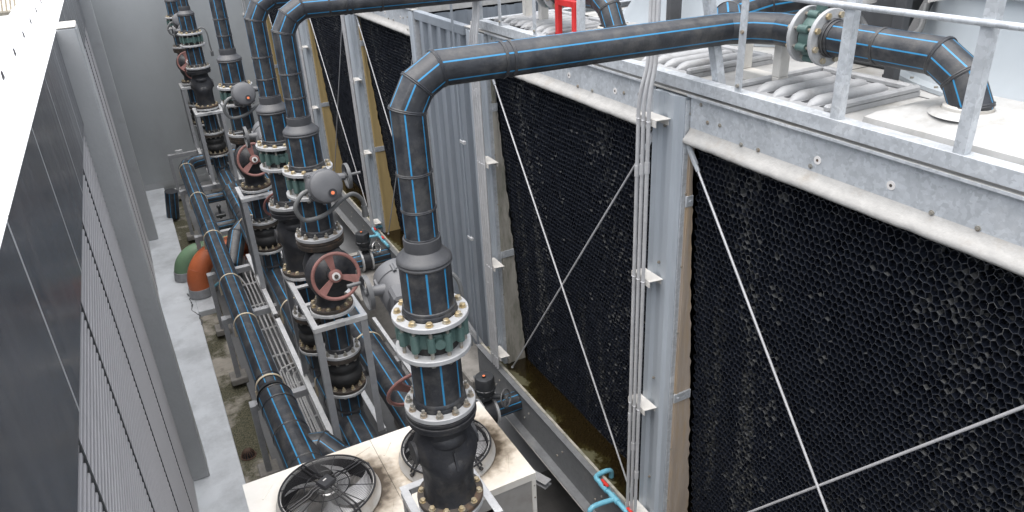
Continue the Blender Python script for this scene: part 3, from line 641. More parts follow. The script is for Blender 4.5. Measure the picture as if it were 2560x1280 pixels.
QX = 1.99
t = thing('floor_main', 'black main with twin blue stripes nearest the cooling towers, ending under the cabinet', 'pipe', (QX, 11, ZM-.2), 'big mains lying along the floor')
m = MB().pipe([(QX,16.7,ZM),(QX,9.9,ZM),(QX,6.12,ZM)], .205, 8, .007, .32, welds=(1,), bead=.006); part(t, 'pipe_run', m, PIPE)
for y in (8.75,10.6): clamp(t, (QX,y,ZM), (0,1,0), .207)
m = MB().bar((QX+.33,9.55,-5.68),(QX+.33,7.2,-5.68),.05,.05); part(t, 'side_rail', m, MT['lightsteel'])

# branches from the right main to the basins, each with a small driven valve
def outlet(Y, tag, wheelm, ZM=-5.78):
    t = thing('outlet_pipe', 'short black outlet pipe into the basin, '+tag, 'pipe', (2.6, Y, ZM-.16), 'outlet pipes into the basins')
    part(t, 'pipe_run', MB().pipe([(QX+.1,Y,ZM),(2.80,Y,ZM)], .125, 8, .006, .3), PIPE)
    part(t, 'basin_stub', MB().pipe([(2.95,Y,ZM),(3.299,Y,ZM)], .125, 8, .006, .3), PIPE)
    m = MB().lathe([(.125,0),(.19,0),(.19,.03),(.125,.03)], (2.775,Y,ZM),(1,0,0),36,closed=True).lathe([(.125,0),(.19,0),(.19,.03),(.125,.03)], (2.945,Y,ZM),(1,0,0),36,closed=True); part(t, 'flange', m, MT['lightsteel'])
    t2 = thing('outlet_valve', 'small valve with upright black drum, '+tag, 'valve', (2.875, Y, ZM-.15), 'small driven valves at the basins')
    part(t2, 'valve_body', MB().lathe([(.10,0),(.165,0),(.165,.13),(.10,.13)], (2.81,Y,ZM),(1,0,0),36,closed=True).cyl((2.875,Y,ZM+.14),(2.875,Y,ZM+.24),.035,n=14), MT['cast'])
    zb = ZM+.22; m = MB()
    m.box(2.79,2.96,Y-.09,Y+.09,zb,zb+.07,0,.012); m.lathe([(.10,.07),(.115,.09),(.118,.13),(.128,.135),(.128,.155),(.120,.16),(.120,.29),(.110,.31),(.05,.318)], (2.875,Y,zb), (0,0,1), 32)
    for k in range(6): tt = k*math.pi/3; m.cyl((2.875+.125*math.cos(tt),Y+.125*math.sin(tt),zb+.12),(2.875+.125*math.cos(tt),Y+.125*math.sin(tt),zb+.17),.010,n=8)
    m.cyl((2.92,Y-.05,zb+.04),(3.02,Y-.18,zb+.06),.035,n=12)
    d = part(t2, 'drive', m, MT['actdark'])
    part(d, 'position_dial', MB().cyl((2.86,Y-.02,zb+.312),(2.86,Y-.02,zb+.335),.024,n=14).cyl((2.86,Y-.02,zb+.335),(2.86,Y-.02,zb+.34),.017,n=12,mi=1), [MT['blackp'],MT['indicator']])
    c = V((3.04,Y-.22,zb+.065)); ax = V((.55,-.75,.25)).normalized(); m = MB().lathe([(.105+.011*math.cos(q*math.pi/4), .011*math.sin(q*math.pi/4)) for q in range(8)], c, ax, 32, closed=True)
    a_, e1, e2 = m.frame(ax)
    for k in range(3): tt = k*2*math.pi/3; m.bar(c, c+(e1*math.cos(tt)+e2*math.sin(tt))*.10, .016, .008, up=ax)
    m.cyl(c-ax*.02,c+ax*.03,.018,n=10); part(d, 'override_wheel', m, wheelm)
    return t2
outlet(6.80, 'beside the fan cabinet', MT['wheelgrey'])
outlet(11.75, 'behind the nearest big red wheel', MT['chrome'])
outlet(16.4, 'far off behind the stands', MT['wheelgrey'])
m = MB()
for z in (-5.98,-6.04): m.bar((2.78,6.15,z),(3.02,5.55,z),.11,.012)
m.bar((2.78,6.15,-6.01),(3.02,5.55,-6.01),.012,.05)
solo('support_beam', m, MT['frame'], 'short grey I beam stub sticking out under the basin beside the cabinet', 'steel beam', (2.9,5.85,-6.05))
solo('support_post', MB().box(2.84,2.90,6.1,6.16,-6.9,-5.95,0,.004).box(2.78,2.96,6.04,6.22,-6.9,-6.885), MT['frame'], 'thin grey post under the basin outlet beside the cabinet', 'steel post', (2.87,6.13,-6.9))
m = MB().box(3.0,3.5,11.2,11.26,-6.38,-6.30).box(3.0,3.06,11.2,11.26,-6.9,-6.38)
solo('support_beam', m, MT['frame'], 'grey bracket beam against the concrete block by the far basin valve', 'steel beam', (3.2,11.23,-6.9))

# goal-post racks carrying the mains
for i, y in enumerate((8.37,10.84,12.55,14.40,17.30,20.30)):
    tags = ('nearest to the cream cabinet','second from the cream cabinet, by the pale conduits','third from the cabinet, by the orange pipe','beside the orange and green pipes','under the bend of the left main','against the far wall')
    t = thing('pipe_rack', 'grey goal post rack under the mains, '+tags[i], 'pipe support', (1.3, y, -6.9), 'goal post racks under the mains')
    zt = -5.72 if i < 4 else -5.72
    part(t, 'cross_beam', MB().box(.375,2.25,y,y+.10,zt-.10,zt,0,.003), MT['frame'])
    for x in (.34, 1.25, 2.28):
        m = MB().box(x-.04,x+.035,y-.02,y+.12,-6.80,zt-.002,0,.003); part(t, 'post', m, MT['frame'])
        part(t, 'footing', MB().box(x-.13,x+.13,y-.07,y+.21,-6.9,-6.79,0,.01), MT['conc'])
    part(t, 'packer', MB().box(.50,.67,y+.02,y+.08,zt+.001,LZ-.155,0,.003), MT['lightsteel'])

# base rails running along the row, stands rest on them
for i, (y0, y1, tag) in enumerate(((7.0,10.3,'from the cabinet to the first long stand'),(10.45,12.9,'under the slim stand beside the pale conduits'),(17.1,20.9,'far down the row by the end wall'))):
    for x, sd, nm in ((1.03,1,'near side'),(1.64,-1,'tower side')):
        solo('base_rail', MB().angle_bar((x-.004*sd,y0,-5.65),(x-.004*sd,y1,-5.65),.06,.007,side=sd), MT['lightsteel'], 'pale angle rail, %s, %s' % (nm, tag), 'steel rail', (x,(y0+y1)/2,-5.71), 'angle rails lying along the racks')

# cable tray with pale conduits between the mains
t = thing('cable_tray', 'narrow steel tray of parallel pale conduits between two black mains', 'cable tray', (.98, 10.5, -6.30))
for x in (.80, 1.17): part(t, 'side_rail', MB().box(x-.004,x+.004,7.3,13.2,-6.30,-6.23), MT['tray'])
for k in range(7): y = 7.6+k*.9; part(t, 'rung', MB().box(.805,1.165,y,y+.045,-6.302,-6.285), MT['tray'])
for k in range(5):
    x = .845+k*.068; y1 = 13.0+.1*k
    pts = [(x,7.4,-6.27),(x,y1-1.0,-6.27)] + curve([(x,y1-1.0,-6.27),(x,y1-.2,-6.27),(x+.06*(k-2),y1+.3,-6.24),(x+.16*(k-2)+.1,y1+.9,-6.22)], 6)[1:]
    part(t, 'conduit', MB().tube(pts, .014, 8), MT['conduit'])
for k in range(3):
    x = .86+k*.075; y = 9.75-k*.10
    part(t, 'branch_conduit', MB().tube([(x,7.5,-6.20),(x,y-.15,-6.20)]+curve([(x,y-.15,-6.20),(x+.02,y-.02,-6.20),(x+.15,y+.06,-6.20),(x+.6,y+.12,-6.20)],6), .013, 8), MT['conduit'])
part(t, 'strut', MB().box(.78,1.3,8.08,8.12,-6.325,-6.304).box(.78,1.3,9.2,9.24,-6.325,-6.304), MT['tray'])
m = MB()
for k in range(6):
    m.tube(curve([(.55+.06*k,13.25+.03*k,-6.5),(.75+.05*k,13.42+.02*k,-6.38+.02*k),(1.0+.04*k,13.5,-6.36),(1.35,13.38+.06*k,-6.5)],8), .016, 8)
solo('cable_bundle', m, MT['hose'], 'loose bundle of grey cables curving behind the orange pipe', 'cables', (.95,13.4,-6.5))
solo('cable_hose', MB().tube(curve([(.36,13.9,-6.62),(.55,13.75,-6.45),(.8,13.7,-6.42),(1.1,13.8,-6.5)],8),.026,10), MT['pvc'], 'short teal hose behind the orange elbow pipe', 'hose', (.7,13.8,-6.5))

# coloured elbows rising from the kerb
def bent(name, label, x, y, Rb, r, mt, dirx, seam=True, zc=-6.60):
    t = thing(name, label, 'pipe', (x, y, -6.84), None)
    P = [(x,y,-6.78)] + [(x+Rb*(1-math.cos(R_(a)))*dirx[0], y+Rb*(1-math.cos(R_(a)))*dirx[1], zc+Rb*math.sin(R_(a))) for a in range(0,92,6)]
    e = P[-1]; P.append((e[0]+.9*dirx[0], e[1]+.9*dirx[1], e[2]))
    m = MB().tube(P, r, 36)
    if seam:
        k = 6; m2 = MB().tube(P[k:k+2], r, 36); 
        d = V(P[k+1])-V(P[k-1]); m.lathe([(r,-.004),(r+.005,0),(r,.004)], P[k], d, 40, caps=(False,False))
    part(t, 'elbow', m, mt, sharp=60)
    part(t, 'foot_collar', MB().lathe([(r+.03,-6.845),(r+.02,-6.78),(r+.012,-6.68),(r+.002,-6.675)], (x,y,0), n=36), MT['frame']); return t
bent('drain_pipe', 'bright orange bent pipe rising from the pale kerb beside the left main', .17, 14.25, .50, .205, MT['orange'], (.94,.34))
bent('drain_pipe', 'dull green bent pipe rising from the kerb, behind the orange one', -.02, 15.2, .36, .20, MT['greenp'], (.97,.10), False, -6.74)
t = thing('flanged_pipe', 'orange flange on a dark green pipe under the middle main, seen past the left main', 'pipe', (1.25, 14.65, -6.55))
part(t, 'pipe_length', MB().cyl((1.55,14.75,-6.45),(1.75,15.0,-6.45),.17,n=28).cyl((1.32,14.55,-6.9),(1.32,14.55,-6.42),.13,n=24), MT['greenp'])
part(t, 'flange', MB().lathe([(.10,0),(.24,0),(.24,.035),(.10,.035)], (1.32,14.55,-6.42),(0,0,1),36,closed=True).lathe([(.10,0),(.24,0),(.24,.035),(.10,.035)], (1.32,14.55,-6.36),(0,0,1),36,closed=True), MT['orange'])
solo('pipe_end', MB().pipe([(.15,18.9,-6.2),(.05,19.0,-6.88)],.15,8,.007,.4), PIPE, 'short black pipe end dropping to the gutter at the far wall', 'pipe', (.1,18.95,-6.88))
t = thing('cross_pipe', 'thin dark cross pipes with a small valve, low behind the bend of the left main', 'pipe', (1.2,16.4,-6.2))
part(t, 'upper_pipe', MB().pipe([(.75,17.1,-5.95),(2.0,17.1,-5.95)],.11,8,.005,.4), PIPE)
part(t, 'lower_pipe', MB().pipe([(.72,15.9,-6.2),(2.0,15.9,-6.2)],.13,8,.005,.4), PIPE)
part(t, 'valve', MB().cyl((.95,16.0,-6.05),(.95,16.0,-5.80),.03,n=10).box(.85,1.05,15.9,16.1,-6.0,-5.93,0,.01).ball((.95,16.0,-5.78),.05), MT['actdark'])

# ------------------------------------------------------------------ cream fan cabinet
ACX0, ACX1, ACY0, ACY1, ACZ = -.02, 2.44, 4.72, 5.97, -4.90
FC = ((.655,5.37),(1.815,5.36))
t = thing('fan_cabinet', 'cream condenser cabinet with scorched stains round its two black topped fans', 'condenser unit', ((ACX0+ACX1)/2, (ACY0+ACY1)/2, -6.9))
cb = ((ACX0+ACX1)/2, (ACY0+ACY1)/2)
MT['ac'] = ac_mat([(x-cb[0], y-cb[1]) for x, y in FC])
xm = 1.225
for a, b in ((ACX0,xm-.002),(xm+.002,ACX1)):
    # lid with an open round throat: ring of quads from the rectangle to the fan hole
    cx, cy = FC[0] if a < 1 else FC[1]; n = 64; m = MB(); vs = []; fs = []; Rh = .435
    for k in range(n):
        tt = 2*math.pi*k/n; c, s = math.cos(tt), math.sin(tt)
        kx = ((b-cx) if c > 0 else (cx-a))/max(1e-6,abs(c)); ky = ((ACY1-cy) if s > 0 else (cy-ACY0))/max(1e-6,abs(s)); q = min(kx,ky)
        vs += [(cx+c*q, cy+s*q, ACZ), (cx+c*(Rh+.07), cy+s*(Rh+.07), ACZ), (cx+c*Rh, cy+s*Rh, ACZ+.012), (cx+c*q, cy+s*q, ACZ-.08)]
    for px, py in ((a,ACY0),(b,ACY0),(b,ACY1),(a,ACY1)): 
        tt = math.atan2(py-cy,px-cx) % (2*math.pi); k = int(round(tt/(2*math.pi)*n)) % n; vs[4*k] = (px,py,ACZ); vs[4*k+3] = (px,py,ACZ-.08)
    for k in range(n):
        k2 = (k+1)%n
        for j in (0,1): fs.append((4*k+j, 4*k2+j, 4*k2+j+1, 4*k+j+1))
        fs.append((4*k+3,4*k2+3,4*k2,4*k))
    m.add(vs, fs); part(t, 'top_panel', m, MT['ac'])
    for (x0,y0,x1,y1) in ((cx-.52,ACY0+.10,cx-.40,ACY0+.30),(cx+.40,ACY0+.12,cx+.50,ACY0+.34),(cx+.38,ACY1-.16,cx+.54,ACY1-.10),(cx-.54,ACY1-.30,cx-.42,ACY1-.14)):
        part(t, 'pressed_rib', MB().bar((x0,y0,ACZ+.002),(x1,y1,ACZ+.002),.018,.008,b=.003), MT['ac'])
    m = MB(); m.cyl((cx-.30,ACY0+.08,ACZ),(cx-.30,ACY0+.08,ACZ+.003),.014,n=12)
    part(t, 'plug_hole', m, MT['blackp'])
part(t, 'label_sticker', MB().box(.06,.20,4.98,5.06,ACZ+.0005,ACZ+.0015), mat('pale_orange_label', (.62,.45,.30), .5))
side = mat('cabinet_side_metal', (.40,.385,.365), .35, .3, .08, 5, 0, 40, (.25,.2,.16), .5, 3, .5, .75)
m = MB().box(ACX0+.012,ACX1-.012,ACY0+.012,ACY1-.012,-6.72,ACZ-.075); part(t, 'body', m, side)
for x in (ACX0, ACX1-.045):
    for y in (ACY0, ACY1-.045): part(t, 'corner_post', MB().box(x,x+.045,y,y+.045,-6.72,ACZ-.081,0,.003), MT['ac'])
m = MB()
for z in (-5.05,-5.20,-5.5): m.cyl((ACX1-.02,ACY0,z),(ACX1-.02,ACY0-.006,z),.008,n=8); m.cyl((ACX1,ACY0+.022,z),(ACX1+.006,ACY0+.022,z),.008,n=8)
part(t, 'rivet', m, MT['nut'])
for x in (ACX0+.1, ACX1-.25): part(t, 'skid', MB().box(x,x+.15,ACY0,ACY1,-6.9,-6.722), MT['frame'])
part(t, 'grab_handle', MB().box(-.075,-.021,5.25,5.50,-4.99,-4.93,0,.012), MT['blackp'])
for fi, (cx, cy) in enumerate(FC):
    zt = ACZ+.135
    f = part(t, 'fan_shroud', MB().lathe([(.468,ACZ+.013),(.47,ACZ+.03),(.452,ACZ+.05),(.437,ACZ+.075),(.427,ACZ+.12),(.425,zt),(.405,zt),(.405,zt-.02)], (cx,cy,0), n=64, caps=(False,False)), MT['shroud'], label='%s fan throat' % ('open' if fi == 0 else 'half hidden'))
    g = MB()
    for k in range(28):
        r = .098+k*.0119; g.lathe([(r+.0024*math.cos(q*math.pi/2), zt+.028-.022*max(0,(r-.33)/.09)+.0022*math.sin(q*math.pi/2)) for q in range(4)], (cx,cy,0), n=56, closed=True)
    for k in range(12):
        tt = 2*math.pi*k/12+.1; g.bar((cx+.095*math.cos(tt),cy+.095*math.sin(tt),zt+.025),(cx+.42*math.cos(tt),cy+.42*math.sin(tt),zt+.004),.006,.005)
    g.torus((cx,cy,zt+.002),(0,0,1),.428,.009,64,6); g.torus((cx,cy,zt+.028),(0,0,1),.20,.004,48,5)
    part(t, 'fan_grille', g, MT['black'])
    br = MB()
    for k in range(4):
        tt = R_(22+90*k); c, s = math.cos(tt), math.sin(tt)
        for o in (-.018,.018): br.tube([(cx+.08*c-o*s,cy+.08*s+o*c,zt+.075),(cx+.15*c-o*s,cy+.15*s+o*c,zt+.075),(cx+.19*c-o*s,cy+.19*s+o*c,zt+.05),(cx+.39*c-o*s,cy+.39*s+o*c,zt+.04),(cx+.45*c-o*s,cy+.45*s+o*c,zt-.03)], .0085, 8)
        br.cyl((cx+.44*c,cy+.44*s,zt-.05),(cx+.468*c,cy+.468*s,zt-.05),.018,n=10)
    part(t, 'grille_strut', br, MT['black'])
    hb = MB(); T = M3.Translation((cx,cy,zt+.055)) @ M3.Rotation(R_(28),4,'Z'); hb.box(-.075,.075,-.07,.07,0,.035,0,.02,T)
    h = part(t, 'motor', MB().cyl((cx,cy,ACZ-.08),(cx,cy,zt+.052),.088,n=32).lathe([(.088,zt-.02),(.098,zt-.015),(.098,zt+.0),(.088,zt+.005)],(cx,cy,0),n=32,closed=True), MT['chrome'])
    part(h, 'terminal_box', hb, MT['blackp'])
    part(h, 'rating_plate', MB().box(-.018,.018,.01,.022,.0352,.0365,0,0,T), MT['white'])
    for k in range(5):
        tt = 2*math.pi*k/5 + .5; vs = []; fs = []; nr = 8
        for j in range(nr+1):
            r = .095+(.395-.095)*j/nr; sw = tt+.75*(j/nr)**1.4; w = .34+.10*math.sin(j/nr*math.pi)
            for q in range(5):
                a = sw+w*(q/4-.5)*1.5; vs.append((cx+r*math.cos(a),cy+r*math.sin(a),ACZ+.05+.05*(q/4-.5)*2*(1-.3*j/nr)))
        for j in range(nr):
            for q in range(4): fs.append((j*5+q,(j+1)*5+q,(j+1)*5+q+1,j*5+q+1))
        b = len(vs); vs2 = vs+[(x,y,z-.006) for x,y,z in vs]; fs2 = fs+[tuple(i+b for i in f_[::-1]) for f_ in fs]
        part(t, 'fan_blade', MB().add(vs2,fs2) or (lambda mm: (mm.add(vs2,fs2), mm)[1])(MB()), MT['blade'], sharp=60)
    part(t, 'fan_well', MB().lathe([(.405,zt-.021),(.405,ACZ-.05),(.40,ACZ-.25),(.41,ACZ-.5),(.05,ACZ-.5)], (cx,cy,0), n=40, caps=(False,True)), MT['dark'])
# ------------------------------------------------------------------ ground and floors
setting('ground', MB().box(-60,60,-20,90,-7.6,-7.45), MT['ground'])
setting('floor', MB().box(.42,9,-3,21.3,-7.1,-6.9), MT['floor'])
setting('shaded_floor_patch', MB().box(2.0,8.9,-2.9,6.6,-6.899,-6.894), MT['darkfloor'])  # thin dark sheet: shade by the basin put into the floor colour
setting('gutter_floor', MB().box(.02,.419,-3,21.3,-7.1,-6.97), MT['gutter'])
m = MB().box(-.60,.018,-3,21.33,-7.1,-6.86,0,.008); m.box(.018,.34,13.55,15.6,-7.1,-6.862,0,.008)
setting('kerb_path', m, MT['kerb'])
m = MB(); px, py = -.085, 14.45; rr = random.Random(5)
for k in range(16):
    qx, qy = px+rr.uniform(-.035,.04), py-rr.uniform(.05,.12); w_ = rr.uniform(.006,.02)
    m.add([(px-w_,py,-6.858),(px+w_,py,-6.858),(qx+w_*.7,qy,-6.858),(qx-w_*.7,qy,-6.858)],[(0,1,2,3)]); px, py = qx, qy
setting('kerb_crack', m, MT['hood'])
t = thing('floor_drain', 'domed rusty drain grate in the mossy gutter beside the cabinet', 'drain', (.15, 9.05, -6.97))
m = MB()
for k in range(14):
    tt = 2*math.pi*k/14; m.tube([(.15+.085*math.cos(tt),9.05+.085*math.sin(tt),-6.97),(.15+.08*math.cos(tt),9.05+.08*math.sin(tt),-6.91),(.15+.05*math.cos(tt),9.05+.05*math.sin(tt),-6.875),(.15+.02*math.cos(tt),9.05+.02*math.sin(tt),-6.868)], .008, 6)
m.torus((.15,9.05,-6.965),(0,0,1),.10,.012,28,6); m.cyl((.15,9.05,-6.875),(.15,9.05,-6.86),.03,n=14); part(t, 'grate', m, MT['drain'])
part(t, 'sump', MB().cyl((.15,9.05,-6.969),(.15,9.05,-6.962),.085,n=24), MT['dark'])

# ------------------------------------------------------------------ louvred building on one side
XL, XC, ZC, ZL0 = -.592, -.57, -1.045, -1.985
t = thing('louvred_building', 'grey louvred plant building with dark glossy fascia and white roof edge', 'building', (-1.2, 9, -6.9))
for k in range(15):
    y0 = 4.86-1.57*5+1.57*k; y1 = min(y0+1.57, 21.34)
    if y0 > 21.3: break
    part(t, 'fascia_panel', MB().box(XC-.02,XC,y0,y1-.026,ZL0,ZC-.010,0,.003), MT['clad'])
    part(t, 'fascia_seam', MB().box(XC-.018,XC+.0006,y1-.025,y1-.001,ZL0,ZC-.010), MT['seam'])
for k in range(15):
    y0 = 4.86-1.57*5+1.57*k; y1 = min(y0+1.556, 21.34)
    if y0 > 21.3: break
    part(t, 'coping_sheet', MB().box(-.80,XC+.010,y0,y1,ZC-.008,ZC,0,.003), MT['coping'])
for (x0,y0,y1) in ((-5.5,-3,10.6),(-1.10,10.602,21.34)):
    part(t, 'roof_sheet', MB().box(x0,-.802,y0,y1,ZC-.05,ZC+.003), MT['coping'])
y = 1.02; Zr = ZC+.004
while y < 21:
    x0 = -5.4 if y < 10.4 else -1.06
    part(t, 'roof_rib', MB().prism([(x0,y-.07,Zr),(x0,y+.07,Zr),(x0,y+.045,Zr+.055),(x0,y-.045,Zr+.055)], (-.815-x0,0,0)), MT['coping'])
    part(t, 'rib_hollow', MB().prism([(-.8148,y-.062,Zr+.001),(-.8148,y+.062,Zr+.001),(-.8148,y+.040,Zr+.051),(-.8148,y-.040,Zr+.051)], (.003,0,0)), MT['dark'])
    y += 1.07
part(t, 'back_wall', MB().box(-.90,-.72,-3,21.34,-7.0,ZC-.06), MT['wallp'])
part(t, 'louvre_backing', MB().box(-.719,-.66,-3,21.34,-6.84,-1.9), MT['louvback'])
bays = [(3.06-1.38*4,8.75),(9.22,17.66),(18.12,21.33)]
for (a, b) in bays:
    n = max(1, round((b-a)/1.38)); w = (b-a)/n
    for k in range(n):
        y0 = a+k*w+.012; y1 = a+(k+1)*w-.012; m = MB(); z = -1.93
        while z > -6.82:
            m.box(XL-.05,XL,y0,y1,z-.027,z,0,.004); z -= .057
        part(t, 'louvre_panel', m, MT['louvre'], 'louv%.2f%.2f' % (a,k))
        part(t, 'louvre_mullion', MB().box(XL-.085,XL+.005,y0-.026 if k else y0-.011,y0-.001,-6.84,-1.95), MT['actdark'])
part(t, 'sill_kerb', MB().box(-.66,-.588,-3,21.33,-6.865,-6.80), MT['pil'])
for i, y0 in enumerate((8.75, 17.66)):
    part(t, 'pilaster_edge', MB().box(-.384,-.380,y0+.012,y0+.448,-6.85,-1.05), MT['piledge'])  # paler skin over the pilaster side facing the alley
    p = part(t, 'pilaster', MB().box(-.655,-.385,y0,y0+.46,-6.858,-1.035,0,.012), MT['pil'])
    part(p, 'mortar_cap', MB().box(XC+.012,-.382,y0-.003,y0+.463,-1.034,-1.015,0,.01), MT['piltop'])
# end wall
t = thing('end_wall', 'tall plain grey rendered wall closing the far end of the pipe alley', 'wall', (3, 21.5, -6.9))
part(t, 'wall_face', MB().box(-.60,9,21.345,21.65,-6.95,1.2), MT['wallp'])
part(t, 'skirting', MB().box(-.59,3.2,21.335,21.344,-6.86,-6.70), MT['pil'])
t = thing('far_roof', 'beige tiled roof over a dark wall, beyond the white roof edge', 'building', (-9, 44, -7.4))
part(t, 'wall', MB().box(-16,-3.9,42,46,-7.4,-3.9), MT['hood'])
m = MB()
for k in range(72): x = -16.0+k*.17; m.prism([(x,41.2,-3.92),(x+.16,41.2,-3.92),(x+.13,41.2,-3.84),(x+.03,41.2,-3.84)], (0,6,2.6))
m.prism([(-16,41.3,-4.06),(-3.75,41.3,-4.06),(-3.75,41.3,-3.93),(-16,41.3,-3.93)], (0,6,2.6)); part(t, 'roof', m, MT['tile'])

# ------------------------------------------------------------------ cooling towers
XF = 3.50; ZB0, ZB1 = -1.37, -1.72
def fill_mesh(W=3.05, Hh=4.02, w=.0470, p=.0495, seed=3):
    rnd = random.Random(seed); tilt = math.atan(.235/3.85); ct, st = math.cos(tilt), math.sin(tilt)
    JX = {}; cols = int(W/w); rows = int(Hh/p); vs = []; fs = []; ms = []; hb = p/3
    def jit(a, b):
        k = (round(a/(w/2)), round(b/hb))
        if k not in JX:
            g = .0035 + (.004 if math.sin(k[0]*.045+1.3)+math.sin(k[1]*.02)>1.15 else 0)
            JX[k] = (rnd.gauss(0,g)+.010*math.sin(b*3.1+a*1.7), rnd.gauss(0,g)+.008*math.sin(a*4.0+b))
        return JX[k]
    def P(u, v, d): # v up the slope, d inward
        return (-v*st*1.0 + d*ct, u, v*ct + d*st*.2)
    for r in range(rows):
        for c_ in range(cols):
            u0 = (c_+.5*(r%2)+.5)*w; v0 = r*p+p*.6
            hexo = [(0,2*hb),(-w/2,hb),(-w/2,-hb),(0,-2*hb),(w/2,-hb),(w/2,hb)]; b = len(vs); o = []
            for a, q in hexo:
                j = jit(u0+a, v0+q); o.append((u0+a+j[0], v0+q+j[1]))
            cu = sum(x for x,_ in o)/6; cv = sum(y for _,y in o)/6
            dj = rnd.gauss(0,.004); sk = rnd.uniform(-.004,.004)
            for x, y in o: vs.append(P(x, y, 0))
            for x, y in o: vs.append(P(cu+(x-cu)*.92, cv+(y-cv)*.93, .001))
            for x, y in o: vs.append(P(cu+(x-cu)*.80+.004, cv+(y-cv)*.82-.004, .030))
            for x, y in o: vs.append(P(cu+(x-cu)*.42+.006, cv+(y-cv)*.42-.008+sk, .062+dj))
            g1 = math.exp(-((u0-2.42-.05*math.sin(v0*2.1))/.10)**2)*(.35+.65*min(1,v0/3.2)) + math.exp(-((u0-2.18)/.05)**2)*.6
            g2 = math.exp(-((u0-.88-.10*math.sin(v0*1.3+2))/.24)**2)*(.55+.45*math.sin(v0*3.7+1.0)**2) + .30*math.exp(-((u0-1.75)/.05)**2) + .015
            pl = min(1, max(g1*.9, g2*.55))*(.5+.5*math.sin(u0*37+v0*19)**2)
            for i in range(6):
                i2 = (i+1)%6
                fs.append((b+i,b+i2,b+6+i2,b+6+i)); ms.append(3 if rnd.random() < pl*.26 else 1)
                fs.append((b+6+i,b+6+i2,b+12+i2,b+12+i)); ms.append(4 if rnd.random() < pl*.40 else 0)
                fs.append((b+12+i,b+12+i2,b+18+i2,b+18+i)); ms.append(4 if rnd.random() < pl*.55 else 0)
            fs.append(tuple(b+18+i for i in range(6))); ms.append(0)
            q = len(vs); nu = .0040; du, dv = .002+sk, -.004
            for a, z in ((-nu*1.3,-nu*.5),(nu*1.3,-nu*.5),(0,nu*1.1)): vs.append(P(cu+du+a, cv+dv+z, .058+dj))
            vs.append(P(cu+du, cv+dv+.001, .016))
            for i in range(3): fs.append((q+i,q+(i+1)%3,q+3)); ms.append(2)
    mb = MB(); mb.v = vs; mb.f = [list(f) for f in fs]; mb.m = ms
    return mb
FM = fill_mesh()
MT['rimlime'] = mat('limed_cell_rim', (.105,.105,.10), .6, 0, .3, 30)
MT['lime'] = mat('lime_scale_on_fill', (.065,.067,.068), .7, 0, .5, 40)
FILLS = FM.mesh('fill', [MT['fill'], MT['fillrim'], MT['nub'], MT['rimlime'], MT['lime']], (0,0,0), 25)
def post(root, y0, y1, ztop=-1.40, zb=-5.93):
    w = y1-y0; P = [(0,3.56),(0,3.455),(.06,3.455),(.085,3.428),(.15,3.428),(.175,3.455),(.235,3.455),(.26,3.428),(.325,3.428),(.35,3.455),(w,3.455),(w,3.56)]
    P = [(min(a,w),x) for a,x in P]
    m = MB().prism([(x,y0+a,zb) for a,x in P], (0,0,ztop-zb)); part(root, 'post', m, MT['postpan'], sharp=15)
    m = MB().box(3.462,3.56,y0-.012,y0-.001,zb,ztop-.02); part(root, 'post_flange', m, MT['galv'])
    m = MB()
    for k in range(7): z = ztop-.12-.62*k; m.cyl((3.50,y0-.012,z),(3.50,y0-.022,z),.010,n=6); 
    for k in range(4): z = ztop-.25-1.15*k; m.cyl((3.455,y0+.205,z),(3.443,y0+.205,z),.013,n=6); m.cyl((3.455,y0+.205,z),(3.435,y0+.205,z),.007,n=8)
    part(root, 'post_fixing', m, MT['nut'])
